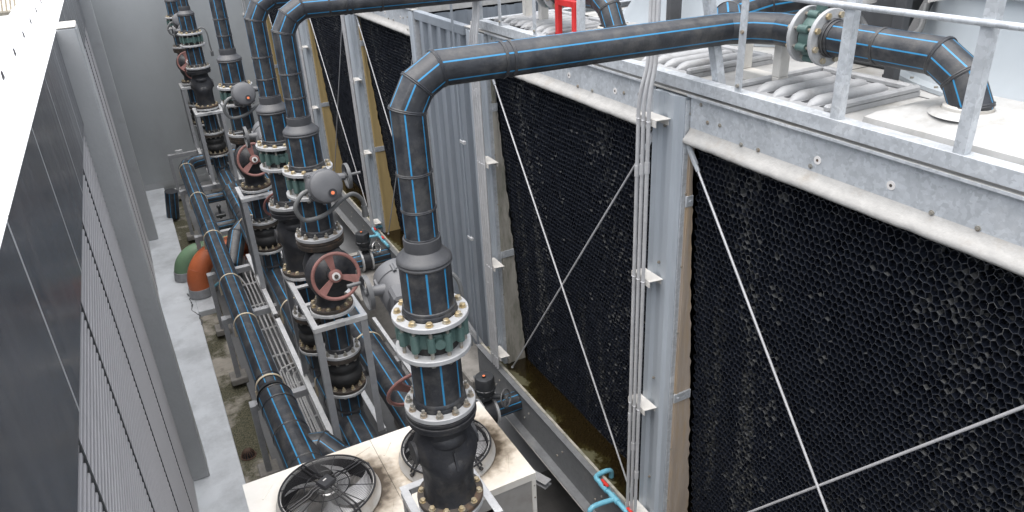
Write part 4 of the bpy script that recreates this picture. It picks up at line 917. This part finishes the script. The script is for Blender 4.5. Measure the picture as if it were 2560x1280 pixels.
def bay(root, y0, y1, board, i):
    """one fill face between two posts"""
    m = MB()
    # channel beam with a rolled lip along its foot
    m.prism([(3.50,y0,ZB0),(3.455,y0,ZB0),(3.455,y0,ZB0-.016),(3.492,y0,ZB0-.022),(3.496,y0,ZB1+.10),(3.52,y0,ZB1+.10)], (0,y1-y0,0)); part(root, 'beam', m, MT['galv'])
    n = 24; m = MB(); rnd = random.Random(11+i); vs = []; fs = []; N = 40
    for k in range(N+1):
        y = y0+(y1-y0)*k/N; j = rnd.gauss(0,.0014)
        sec = [(3.496,ZB1+.102),(3.487+j,ZB1+.075),(3.462+j,ZB1+.050),(3.440+j,ZB1+.030+j),(3.432+j,ZB1+.006+j),(3.445,ZB1-.012+j),(3.53,ZB1-.008)]
        vs += [(x,y,z) for x,z in sec]
    for k in range(N):
        for q in range(6): fs.append((k*7+q,k*7+q+1,(k+1)*7+q+1,(k+1)*7+q))
    m.add(vs,fs); part(root, 'beam_lip', m, MT['lip'], sharp=80)
    bl = []
    for k, (f, zz) in enumerate(((.06,.17),(.10,.16),(.035,.06),(.17,.24),(.22,.235),(.36,.22),(.62,.24),(.70,.235),(.86,.16),(.93,.13))):
        y = y1-(y1-y0)*f; part(root, 'beam_bolt', MB().cyl((3.496,y,ZB0-zz),(3.484,y,ZB0-zz),.0095,n=6).cyl((3.497,y,ZB0-zz),(3.491,y,ZB0-zz),.015,n=14), MT['nut'])
    for f in (.30,.43): 
        y = y1-(y1-y0)*f*1.9 if i else y1-(y1-y0)*f*1.25; h = part(root, 'rivet_washer', MB().cyl((3.496,y,ZB0-.17),(3.4915,y,ZB0-.17),.026,n=22), MT['white']); part(h, 'rust_hole', MB().cyl((3.4914,y,ZB0-.17),(3.4900,y,ZB0-.17),.009,n=12), MT['rusty'])
    # fill
    o = link('fill_face', FILLS, root); b = base_of(root); o.location = (3.772-b.x, y1-.026-3.05-b.y, -5.70+H-b.z)
    # board closing the far side of the bay, its edge wavy where the fill meets it
    rnd = random.Random(40+i); pts = [(3.50,y1,-5.96),(3.50,y1,-1.74)]; k = 0; z = -1.74
    while z > -5.96: pts.append((3.532+.061*(-1.74-z)+rnd.gauss(0,.006), y1, z)); z -= .055
    pts.append((3.80, y1, -5.96)); m = MB().prism(pts, (0,.02,0)); part(root, 'side_board', m, board, sharp=20)
    m = MB().box(3.508,3.54,y1-.012,y1-.0015,-5.96,-1.74); part(root, 'board_rib', m, board)
    for z in (-2.20+ (1.9 if i == 9 else 0), -4.05, -5.85):
        part(root, 'board_strap', MB().box(3.49,3.53+.061*(-1.74-z),y1-.018,y1-.001,z-.045,z+.045,0,.003).cyl((3.53,y1-.018,z),(3.53,y1-.026,z),.010,n=6), MT['galv'])
    # X of round rods in front
    yc = (y0+y1)/2; hw = (y1-y0)/2-.03
    for s in (-1,1):
        a = V((3.49+.018*(s>0),yc-s*hw,-1.79)); c = V((3.49+.018*(s>0),yc+s*hw,-5.78))
        part(root, 'tie_rod', MB().cyl(a,c,.0095,n=10), MT['rod'])
        d = (c-a).normalized()
        for p, q in ((a,d),(c,-d)): part(root, 'rod_plate', MB().bar(p-q*.05,p+q*.11,.05,.012,up=(1,0,0)).cyl(p+q*.09,p+q*.16,.017,n=8), MT['galv'])
def basin(root, y0, y1):
    X0 = 3.30
    m = MB().box(X0-.02,X0+.05,y0,y1,-5.605,-5.595).box(X0+.002,X0+.010,y0,y1,-6.085,-5.606).box(X0-.10,X0+.002,y0,y1,-6.096,-6.084); part(root, 'basin_channel', m, MT['chan'])
    part(root, 'basin_foot', MB().box(X0-.105,X0-.02,y0,y1,-6.110,-6.097), MT['lip'])
    part(root, 'basin_edge', MB().box(X0+.051,X0+.08,y0,y1,-5.85,-5.585), MT['mossy'])
    k = y0+.4
    while k < y1:
        for yy, z in ((k,-5.78),(k+.12,-5.92)): part(root, 'basin_bolt', MB().cyl((X0+.002,yy,z),(X0-.010,yy,z),.013,n=6), MT['nut'], 'bb%.2f%.2f'%(yy,z))
        k += .8
    part(root, 'basin_tank', MB().box(X0+.081,7.2,y0,y1,-6.12,-5.95), MT['hood'])
    for y in (y0+.1, (y0+y1)/2-.1, y1-.3): part(root, 'basin_leg', MB().box(3.75,3.9,y,y+.15,-6.9,-6.121), MT['frame'])
    setting('basin_water', MB().box(X0+.081,4.3,y0+.02,y1-.02,-5.94,-5.665), MT['water'])
def corr(root, name, y0, y1, x, z0, z1, mt, axis='y'):
    m = MB(); pts = []; y = y0; p = .30
    while y < y1-.001:
        for a, d in ((0,0),(.085,0),(.105,-.055),(.195,-.055),(.215,0)):
            if y+a <= y1: pts.append((y+a, d))
        y += p
    pts.append((y1,0)); vs = []; fs = []
    for q, (yy, d) in enumerate(pts):
        for z in (z0, z1):
            vs.append((x+d, yy, z) if axis == 'y' else (yy, x+d, z))
    for q in range(len(pts)-1): fs.append((2*q,2*q+1,2*q+3,2*q+2))
    b = len(vs); vs2 = vs+[(v[0]+(.004 if axis=='y' else 0), v[1]+(0 if axis=='y' else .004), v[2]) for v in vs]
    fs2 = fs+[tuple(i+b for i in f[::-1]) for f in fs]; m.add(vs2, fs2); return part(root, name, m, mt, sharp=15)
ZD = -1.33
def lid_panel(root, y0, y1, x0=3.63, x1=4.46):
    z = ZD+.03
    m = MB().box(x0,x1,y0,y0+.045,z,z+.045,0,.012).box(x0,x1,y1-.045,y1,z,z+.045,0,.012).box(x1-.05,x1,y0+.0451,y1-.0451,z,z+.045,0,.012).box(x0+.001,x1-.001,y0+.001,y1-.001,ZD+.002,z+.004)
    p = part(root, 'louvre_lid', m, MT['lid'])
    n = int((y1-y0-.10)/.145); off = ((y1-y0)-n*.145)/2
    for k in range(n):
        yc = y0+off+(k+.5)*.145; L0, L1 = x0+.03, x1-.085; secs = []; N = 12
        for j in range(15):
            t = j/14; e = min(1.0, min(t, 1-t)*7); e = math.sin(e*math.pi/2)
            secs.append((L0+(L1-L0)*t, .048*(.35+.65*e), .052*e))
        vs = []; fs = []
        for x, w, h in secs:
            for q in range(N+1):
                a = math.pi*q/N; vs.append((x, yc+w*math.cos(a), z+.003+h*math.sin(a)**.8))
        for j in range(14):
            for q in range(N): fs.append((j*(N+1)+q,j*(N+1)+q+1,(j+1)*(N+1)+q+1,(j+1)*(N+1)+q))
        part(p, 'lid_rib', (lambda mm: (mm.add(vs,[f[::-1] for f in fs]), mm)[1])(MB()), MT['lid'], sharp=70)
        part(p, 'lid_slot', MB().box(L0+.04,L1-.02,yc-.0725-.019,yc-.0725+.019,z+.0042,z+.006), MT['hood'])
def inlet_box(root, yc, x0=3.62, x1=4.50):
    y0, y1 = yc-.80, yc+.42; vs = []; s = .10
    m = MB(); ring = lambda a,z: [(x0+a,y0+a,z),(x1-a,y0+a,z),(x1-a,y1-a,z),(x0+a,y1-a,z)]
    R = [ring(0,ZD+.001),ring(.01,ZD+.07),ring(.05,ZD+.10),ring(.17,ZD+.135)]
    for r in R: vs += r
    fs = [(4*k+i,4*k+(i+1)%4,4*k+4+(i+1)%4,4*k+4+i) for k in range(3) for i in range(4)]+[(12,13,14,15)]; m.add(vs,fs)
    b = part(root, 'inlet_box', m, MT['deck'], sharp=25)
    part(b, 'collar', MB().lathe([(.19,ZD+.134),(.17,ZD+.150),(.13,ZD+.162),(.118,ZD+.150),(.118,ZD+.137)], (xin,yc,0), n=32, caps=(False,False)), MT['deck'])
    part(b, 'sealant', MB().lathe([(.125,ZD+.140),(.122,ZD+.175),(.106,ZD+.185),(.104,ZD+.14)], (xin,yc,0), n=20, caps=(False,False)), MT['piltop'])
def fan_stack(root, yc, xc=6.28):
    p = part(root, 'fan_stack', MB().lathe([(1.79,ZD+.004),(1.79,ZD+.03),(1.72,ZD+.04),(1.62,ZD+.20),(1.57,ZD+.45),(1.55,ZD+.58),(1.60,ZD+.60),(1.61,ZD+.66),(1.56,ZD+.68),(1.56,ZD+1.0),(1.60,ZD+1.38),(1.68,ZD+1.5),(1.64,ZD+1.5),(1.52,ZD+1.0),(1.50,ZD+.1)], (xc,yc,0), n=96, caps=(False,False)), MT['stack'], sharp=40)
    m = MB()
    for k in range(40): tt = 2*math.pi*k/40; m.cyl((xc+1.76*math.cos(tt),yc+1.76*math.sin(tt),ZD+.03),(xc+1.76*math.cos(tt),yc+1.76*math.sin(tt),ZD+.045),.012,n=6)
    part(p, 'base_bolts', m, MT['nut'])
    part(root, 'seam_strip', MB().box(xc-1.66,xc-1.53,yc-.9,yc-.82,ZD+.04,ZD+1.45,0,.02,M3.Translation((xc,yc,0)) @ M3.Rotation(R_(-18),4,'Z') @ M3.Translation((-xc,-yc,0))), MT['hood'])
    part(root, 'stack_floor', MB().cyl((xc,yc,ZD+.05),(xc,yc,ZD+.06),1.49,n=48), MT['dark'])
cells = [
 ('cooling_tower', 'galvanised cooling tower nearest the eye, with big black honeycomb faces and railed white deck', [(1.00,4.09,MT['tan'],0),(4.50,7.44,MT['mossy'],1)], [(.52,.99),(4.11,4.44),(7.46,7.93)], (.5,7.97), True),
 ('cooling_tower', 'second cooling tower behind the first, with yellow boards beside its black faces', [(9.75,12.44,MT['yellow'],2),(13.30,16.20,MT['yellow'],3)], [(9.66,9.74),(12.46,13.30),(16.22,16.95)], (9.64,16.95), False),
 ('cooling_tower', 'last cooling tower, mostly hidden, tight against the end wall', [(18.30,21.2,MT['yellow'],4)], [(17.75,18.28)], (17.75,21.3), False)]
for nm, lb, bs, ps, (ya, yb), near in cells:
    t = thing(nm, lb, 'cooling tower', (5.4, (ya+yb)/2, -6.9))
    for b in bs: bay(t, *b)
    for p in ps: post(t, p[0], p[1])
    basin(t, ya, yb)
    part(t, 'deck', MB().box(3.535,8.2,ya,yb,ZD-.10,ZD,0,.004), MT['deck'])
    part(t, 'deck_edge', MB().box(3.458,3.534,ya,yb,ZB0+.001,ZD-.055,0,.003), MT['lip'])
    part(t, 'inner_casing', MB().box(4.60,7.6,ya+.06,yb-.06,-5.94,ZD-.11), MT['dark'])
    corr(t, 'end_casing', 3.56, 8.2, ya+.012, -6.2, ZD-.12, MT['panel'], 'x'); corr(t, 'end_casing', 3.56, 8.2, yb-.016, -6.2, ZD-.12, MT['panel'], 'x')
    for b in bs:
        yc = b[1]-1.73
        fan_stack(t, (b[0]+b[1])/2-.07)
        inlet_box(t, yc); lid_panel(t, yc+.66, yc+1.46)
        if not (near and b[3]): lid_panel(t, min(b[1]+.20, yb-.8), min(b[1]+1.02, yb-.02))
        else: lid_panel(t, b[1]-.62, b[1]+.12)
        part(t, 'deck_plug', MB().cyl((4.62,yc+1.05,ZD),(4.62,yc+1.05,ZD+.012),.045,n=16).cyl((4.62,yc+1.05,ZD+.012),(4.62,yc+1.05,ZD+.05),.022,n=12), MT['blackp'])
        part(t, 'deck_seam', MB().box(3.57,5.0,yc+1.42,yc+1.428,ZD+.0005,ZD+.003).box(4.45,4.458,yc-.9,yc+1.41,ZD+.0005,ZD+.003), MT['hood'])
# corrugated closing panels between towers
for y0, y1, lb in ((8.05,9.63,'blue grey corrugated panel closing the gap between the first two towers'),(16.98,17.73,'corrugated panel between the second and last towers')):
    t = thing('corrugated_panel', lb, 'metal panel', (3.5,(y0+y1)/2,-5.9), 'corrugated panels between the towers')
    corr(t, 'sheet', y0, y1, 3.53, -5.92, -1.47, MT['panel'])
    part(t, 'cap_flashing', MB().box(3.47,3.56,y0-.01,y1+.01,-1.49,-1.38,0,.006), MT['panel'])
    part(t, 'edge_trim', MB().box(3.48,3.54,y1+.012,y1+.022,-5.92,-1.39), MT['lightsteel'])
solo('concrete_block', MB().box(2.45,4.2,10.75,12.6,-6.9,-5.98,0,.02), MT['conc'], 'stained concrete block behind the nearest riser, under the second tower edge', 'concrete block', (3.3,11.6,-6.9))
solo('concrete_block', MB().box(3.32,4.4,8.35,9.55,-6.9,-6.46,0,.02), MT['conc'], 'low concrete plinth with a pale top below the corrugated panel', 'concrete block', (3.8,9,-6.9))
m = MB().box(3.2,3.26,8.3,8.36,-5.4,-5.2).bar((3.25,8.3,-5.3),(3.25,9.5,-5.3),.06,.06).bar((3.25,8.3,-5.3),(3.5,8.0,-5.9),.05,.05)
solo('steel_bracket', m, MT['lightsteel'], 'small pale steel bracket below the corrugated panel', 'bracket', (3.25,8.9,-5.4))

# ------------------------------------------------------------------ conduits down the posts
def conduit_run(yc, n, label, ztop, dy=.062, x=3.29, brs=(-1.58,-2.92,-4.22,-5.52), bend=True):
    t = thing('conduit_run', label, 'conduits', (x, yc, -5.9), 'pale conduit runs on the tower posts')
    for k in range(n):
        y = yc+(k-(n-1)/2)*dy; rnd = random.Random(k)
        pts = [(x,y,-5.58),(x,y,-1.62)] + (curve([(x,y,-1.62),(x,y,-1.50),(x+.01,y-.008*k,-1.36),(x+.04,y-.018*k,-1.20),(x+.05,y-.02*k,-1.05)],5) + [(x+.05,y-.02*k,ztop)] if bend else [(x,y,ztop)])
        part(t, 'conduit', MB().tube(pts, .0165, 10), MT['conduit'])
        m = MB()
        for z in (-1.95-.03*k,-5.0+.3*k): part(t, 'coupling', MB().cyl((x,y,z-.045),(x,y,z+.045),.0205,n=12), MT['conduit'])
        pass
    for z in brs:
        w = n*dy/2+.03
        p = part(t, 'bracket', MB().prism([(x+.018,yc+w,z),(x+.018,yc-w,z),(3.43,yc-w-.02,z),(3.43,yc+w-.02,z)], (0,0,.006)).box(x+.018,x+.024,yc-w,yc+w,z-.05,z-.0005).box(3.424,3.43,yc-w,yc+w,z-.05,z-.0005), MT['whitebr'])
        for k in range(n): y = yc+(k-(n-1)/2)*dy; part(p, 'clip', MB().torus((x,y,z-.012),(0,0,1),.0175,.0035,14,5), MT['rod'])
    return t
conduit_run(4.37, 3, 'three pale conduits on white brackets down the nearest tower post', -.2)
conduit_run(7.38, 4, 'four thin conduits down the post beside the corrugated panel', -.2, .055, brs=(-2.78,-4.1,-5.4))
conduit_run(12.55, 3, 'conduits down the middle post of the second tower', -.3, brs=(-2.8,-4.1,-5.45))
conduit_run(16.3, 3, 'conduits down the last post of the second tower', -.3, brs=(-2.8,-4.1,-5.45))
t = thing('conduit_run', 'thin conduit pair and a grey channel climbing the end wall', 'conduits', (3.1,21.28,-6.9), 'pale conduit runs on the tower posts')
for x in (3.00,3.05): part(t, 'conduit', MB().cyl((x,21.27,-6.8),(x,21.27,.4),.013,n=8), MT['conduit'])
part(t, 'channel', MB().box(3.18,3.26,21.24,21.33,-6.8,.4,0,.004), MT['frame'])
for z in (-2.64,-3.88,-5.1): part(t, 'bracket', MB().box(2.96,3.10,21.285,21.335,z-.03,z+.03,0,.004), MT['whitebr'])
t = thing('strap_rail', 'tall pale flat bar with bowed clips in front of the corrugated panel', 'steel bar', (3.36, 8.02, -5.9))
part(t, 'bar', MB().box(3.33,3.345,7.995,8.04,-5.9,-1.1,0,.003), MT['panel'])
for z in (-1.62,-2.72,-4.0): part(t, 'clip', MB().box(3.325,3.36,7.94,8.06,z-.02,z+.02,0,.004), MT['lightsteel'])

# ------------------------------------------------------------------ guard rails on the decks
def guard(label, y0, y1, posts, xe=6.5, diag=None):
    t = thing('guard_rail', label, 'guard rail', (3.5, (y0+y1)/2, ZB0), 'galvanised guard rails on the tower decks')
    part(t, 'base_rail', MB().angle_bar((3.462,y0,-1.262),(3.462,y1,-1.262),.085,.007,side=1), MT['galv'])
    part(t, 'end_rail', MB().angle_bar((3.55,y1-.002,-1.263),(xe,y1-.002,-1.263),.085,.007,side=1), MT['galv'])
    for k, y in enumerate(posts):
        m = MB()
        if k in (1,2,4,7): m.box(3.464,3.470,y-.030,y+.030,-1.261,-.02).box(3.4702,3.515,y-.030,y-.024,-1.261,-.02)
        else: m.box(3.464,3.470,y-.030,y+.030,-1.30,-.02)
        part(t, 'stanchion', m, MT['galv'])
        if k not in (1,2,4,7): [part(t, 'stanchion_bolt', MB().cyl((3.464,y,zz),(3.452,y,zz),.013,n=6), MT['nut']) for zz in (-1.22,-.88)]
    part(t, 'mid_rail', MB().cyl((3.456,y0,-.645),(3.456,y1,-.645),.017,n=14), MT['galv'])
    part(t, 'top_rail', MB().cyl((3.456,y0,-.04),(3.456,y1,-.04),.021,n=14), MT['galv'])
    for y in posts[::2]: part(t, 'end_post', MB().box(xe-.04,xe,y1-.05,y1-.01,-1.26,-.02), MT['galv']); break
    if diag:
        a, c = diag; m = MB().bar(a, c, .062, .006, up=(1,0,0)); d = V(c)-V(a); m.bar(V(a)+V((.031,-.026,0)), V(c)+V((.031,-.026,0)), .006, .06, up=(1,0,0)); m.box(a[0]-.06,a[0]+.06,a[1]-.10,a[1]+.06,ZD,ZD+.006); part(t, 'brace', m, MT['galv'])
guard('nearest galvanised guard rail, with a leaning brace crossing the big horizontal pipe', .6, 7.64, (.95,2.09,2.835,3.61,5.55,6.33,7.06,7.60), diag=((3.57,3.92,ZD+.004),(3.44,4.115,-.15)))
guard('second galvanised guard rail behind the second highest pipe', 9.7, 16.8, (9.75,11.0,12.2,13.5,14.8,16.7))

# ------------------------------------------------------------------ deck pipework: valve and inlet pipe of each bay
def deck_inlet(dy, tag):
    x = xin; z = -.93; ya, yb = 3.49+dy, 3.32+dy
    t = thing('deck_valve', 'green valve between two white flanges, '+tag, 'valve', (x, (ya+yb)/2, z-.2), 'butterfly valves on the deck')
    for y in (ya, yb): part(t, 'flange', MB().lathe([(.106,-.014),(.172,-.014),(.176,-.010),(.176,.010),(.172,.014),(.106,.014)], (x,y,z),(0,1,0),44,closed=True), MT['flange'])
    m = MB().lathe([(.10,-.040),(.135,-.040),(.138,-.035),(.138,.035),(.135,.040),(.10,.040)], (x,(ya+yb)/2,z),(0,1,0),40,closed=True)
    for k in range(8):
        tt = 2*math.pi*(k+.5)/8; m.cyl((x+.145*math.cos(tt),(ya+yb)/2-.036,z+.145*math.sin(tt)),(x+.145*math.cos(tt),(ya+yb)/2+.036,z+.145*math.sin(tt)),.026,n=12)
    m.cyl((x,(ya+yb)/2,z+.12),(x,(ya+yb)/2,z+.30),.034,n=16).lathe([(.034,0),(.07,.005),(.07,.03),(.034,.035)],(x,(ya+yb)/2,z+.27),(0,0,1),20); part(t, 'body', m, MT['green'])
    for k in range(8):
        tt = 2*math.pi*(k+.5)/8; bx, bz = x+.145*math.cos(tt), z+.145*math.sin(tt)
        part(t, 'stud', MB().cyl((bx,ya+.03,bz),(bx,yb-.03,bz),.010,n=8), MT['nut'])
        part(t, 'bolt', MB().cyl((bx,yb-.015,bz),(bx,yb-.032,bz),.020,n=6), MT['bolt']); part(t, 'nut', MB().cyl((bx,ya+.015,bz),(bx,ya+.032,bz),.020,n=6), MT['bolt'])
    t = thing('inlet_pipe', 'striped pipe bending into the white deck box, '+tag, 'pipe', (x, 2.4+dy, ZD), 'bent inlet pipes on the deck')
    y1 = 2.57+dy; L = .165
    p = [(x,yb+.01,z),(x,y1,z),(x,y1-L*.866,z-L*.5),(x,y1-L*.866-L*.5,z-L*.5-L*.866),(x,y1-L*1.366,ZD+.05)]
    m = MB().pipe(p, .104, 8, .0042, .62, welds=(1,2,3), bead=.0065); m.weld((x,2.94+dy,z),(0,1,0),.105,.006).weld((x,yb-.03,z),(0,1,0),.112,.008).weld((x,yb-.055,z),(0,1,0),.106,.006); part(t, 'pipe_run', m, PIPE, sharp=20)
    t = thing('pipe_cradle', 'white welded U cradle under the pipe bend, '+tag, 'pipe support', (4.02, 3.92+dy, ZD), 'cradles on the deck')
    part(t, 'frame', MB().box(3.93,4.03,3.72+dy,4.14+dy,ZD,ZD+.07,0,.005).box(3.935,4.025,3.72+dy,3.79+dy,ZD+.071,-1.035,0,.005).box(3.935,4.025,4.07+dy,4.14+dy,ZD+.071,-1.035,0,.005), MT['whitebr'])
deck_inlet(0, 'at the near bay')
deck_inlet(3.31, 'at the farther bay with the red frame')
t = thing('pipe_cradle', 'bright red painted frame holding the inlet pipe of the farther bay', 'pipe support', (xin, 6.2, ZD))
part(t, 'frame', MB().box(xin-.20,xin-.15,6.30,6.36,ZD,-.95,0,.005).box(xin-.20,xin-.15,6.00,6.06,ZD,-.95,0,.005).box(xin-.20,xin-.15,6.061,6.299,-1.01,-.95,0,.005), MT['red'])
m = MB().pipe([(3.72,4.0,-.93),(3.98,4.30,-.92),(4.4,4.40,-.90),(8.0,4.42,-.86)], .104, 8, .006, .62, welds=(1,2)); m.weld((5.02,4.41,-.89),(1,0,0),.106,.006)
solo('branch_pipe', m, PIPE, 'black pipe with a pale blue stripe running straight on behind the near deck valve', 'pipe', (5,4.4,-1.0), sharp=20)
t = thing('fan_motor', 'dark motor frame with a cream canister between the two pale fan stacks', 'motor', (4.95, 3.9, ZD))
part(t, 'frame', MB().box(4.55,4.62,3.30,3.38,ZD,-.55,0,.005).box(4.55,5.6,3.30,3.38,-.62,-.55,0,.005).box(4.9,5.9,3.55,4.2,ZD,-.62,0,.02).bar((4.6,3.34,-1.2),(5.2,3.5,-.62),.05,.05), MT['hood'])
part(t, 'canister', MB().cyl((4.45,3.62,-.80),(4.45,3.62,-.50),.14,n=28).cyl((4.45,3.62,-.84),(4.45,3.62,-.80),.10,n=20), MT['deck'])
part(t, 'cable', MB().tube(curve([(4.45,3.62,-.82),(4.50,3.45,-1.02),(4.7,3.3,-1.0),(4.9,3.4,-.85)],8),.022,10), MT['hose'])
part(t, 'sign_plate', MB().box(4.72,5.3,3.26,3.27,-.80,-.60), MT['whitebr'])

# ------------------------------------------------------------------ little blue pvc taps at the basin edge
def tap(name, y, label, s=1.0):
    t = thing('pvc_tap', label, 'tap pipe', (3.27, y, -6.9), 'blue plastic tap pipes on the basin edge')
    z = -5.555; x = 3.27; r = .0265
    part(t, 'inlet', MB().tube([(x,y+.25,z)]+curve([(x,y+.25,z),(x,y+.34,z),(x+.06,y+.37,z),(x+.16,y+.37,z),(x+.21,y+.37,z-.04),(x+.21,y+.37,z-.14)],5)[1:], r, 14), MT['pvc'])
    part(t, 'run', MB().tube([(x,y+.249,z),(x,y-.55,z)], r, 14).cyl((x,y+.06,z),(x,y-.06,z),r*1.3,n=16).cyl((x,y+.25,z),(x,y+.13,z),r*1.35,n=16).cyl((x,y-.20,z),(x,y-.32,z),r*1.35,n=16), MT['pvc'])
    part(t, 'branch', MB().tube([(x-.02,y,z)]+curve([(x-.02,y,z),(x-.20,y+.02,z),(x-.27,y+.02,z-.02),(x-.285,y+.02,z-.09),(x-.285,y+.02,z-.5),(x-.285,y+.02,-6.88)],5)[1:], r, 14), MT['pvc'])
    for yy in (y+.18, y-.27):
        part(t, 'handle', MB().cyl((x,yy,z+.02),(x,yy,z+.055),.018,n=12).box(x-.016,x+.016,yy-.06,yy+.06,z+.055,z+.072,0,.006), MT['redtap'])
tap('a', 4.62, 'pale blue plastic pipe with red tap handles at the near foot of the conduits')
tap('b', 12.15, 'blue plastic pipe on the basin edge far off, behind the small drum valve')

# ------------------------------------------------------------------ camera, sky, sun
yaw, pit, rol, F = 0.455635109, 0.460216304, 0.0533769803, 1855.28661
f = V((math.sin(yaw)*math.cos(pit), math.cos(yaw)*math.cos(pit), -math.sin(pit))); r = V((math.cos(yaw), -math.sin(yaw), 0)); d = f.cross(r)
r2 = r*math.cos(rol)+d*math.sin(rol); d2 = d*math.cos(rol)-r*math.sin(rol)
cam = bpy.data.cameras.new('camera'); co = bpy.data.objects.new('camera', cam); col.objects.link(co)
cam.sensor_width = 36; cam.lens = F/2560*36; cam.clip_start = .05; cam.clip_end = 500
co.matrix_world = M3(((r2.x,-d2.x,-f.x,0),(r2.y,-d2.y,-f.y,0),(r2.z,-d2.z,-f.z,H),(0,0,0,1)))
sc.camera = co
w = bpy.data.worlds.new('World'); sc.world = w; w.use_nodes = True; nt = w.node_tree
bg = nt.nodes['Background']; sky = nt.nodes.new('ShaderNodeTexSky'); sky.sky_type = 'NISHITA'; sky.sun_disc = False
SE, SA = 78, 250
sky.sun_elevation = R_(SE); sky.sun_rotation = R_(SA); sky.dust_density = 3.0; sky.air_density = 1.0
hs = nt.nodes.new('ShaderNodeHueSaturation'); hs.inputs['Saturation'].default_value = .42; nt.links.new(sky.outputs[0], hs.inputs['Color']); nt.links.new(hs.outputs[0], bg.inputs['Color'])
bg.inputs['Strength'].default_value = .10
su = bpy.data.lights.new('sun', 'SUN'); su.energy = 1.5; su.angle = R_(95); su.color = (1,.975,.94); so = bpy.data.objects.new('sun', su); col.objects.link(so)
sd = V((math.sin(R_(SA))*math.cos(R_(SE)), math.cos(R_(SA))*math.cos(R_(SE)), math.sin(R_(SE))))
so.rotation_euler = sd.to_track_quat('Z','Y').to_euler()
so.location = (0,0,30)
sc.view_settings.view_transform = 'Standard'; sc.view_settings.look = 'None'; sc.view_settings.exposure = 1.68; sc.view_settings.gamma = 1
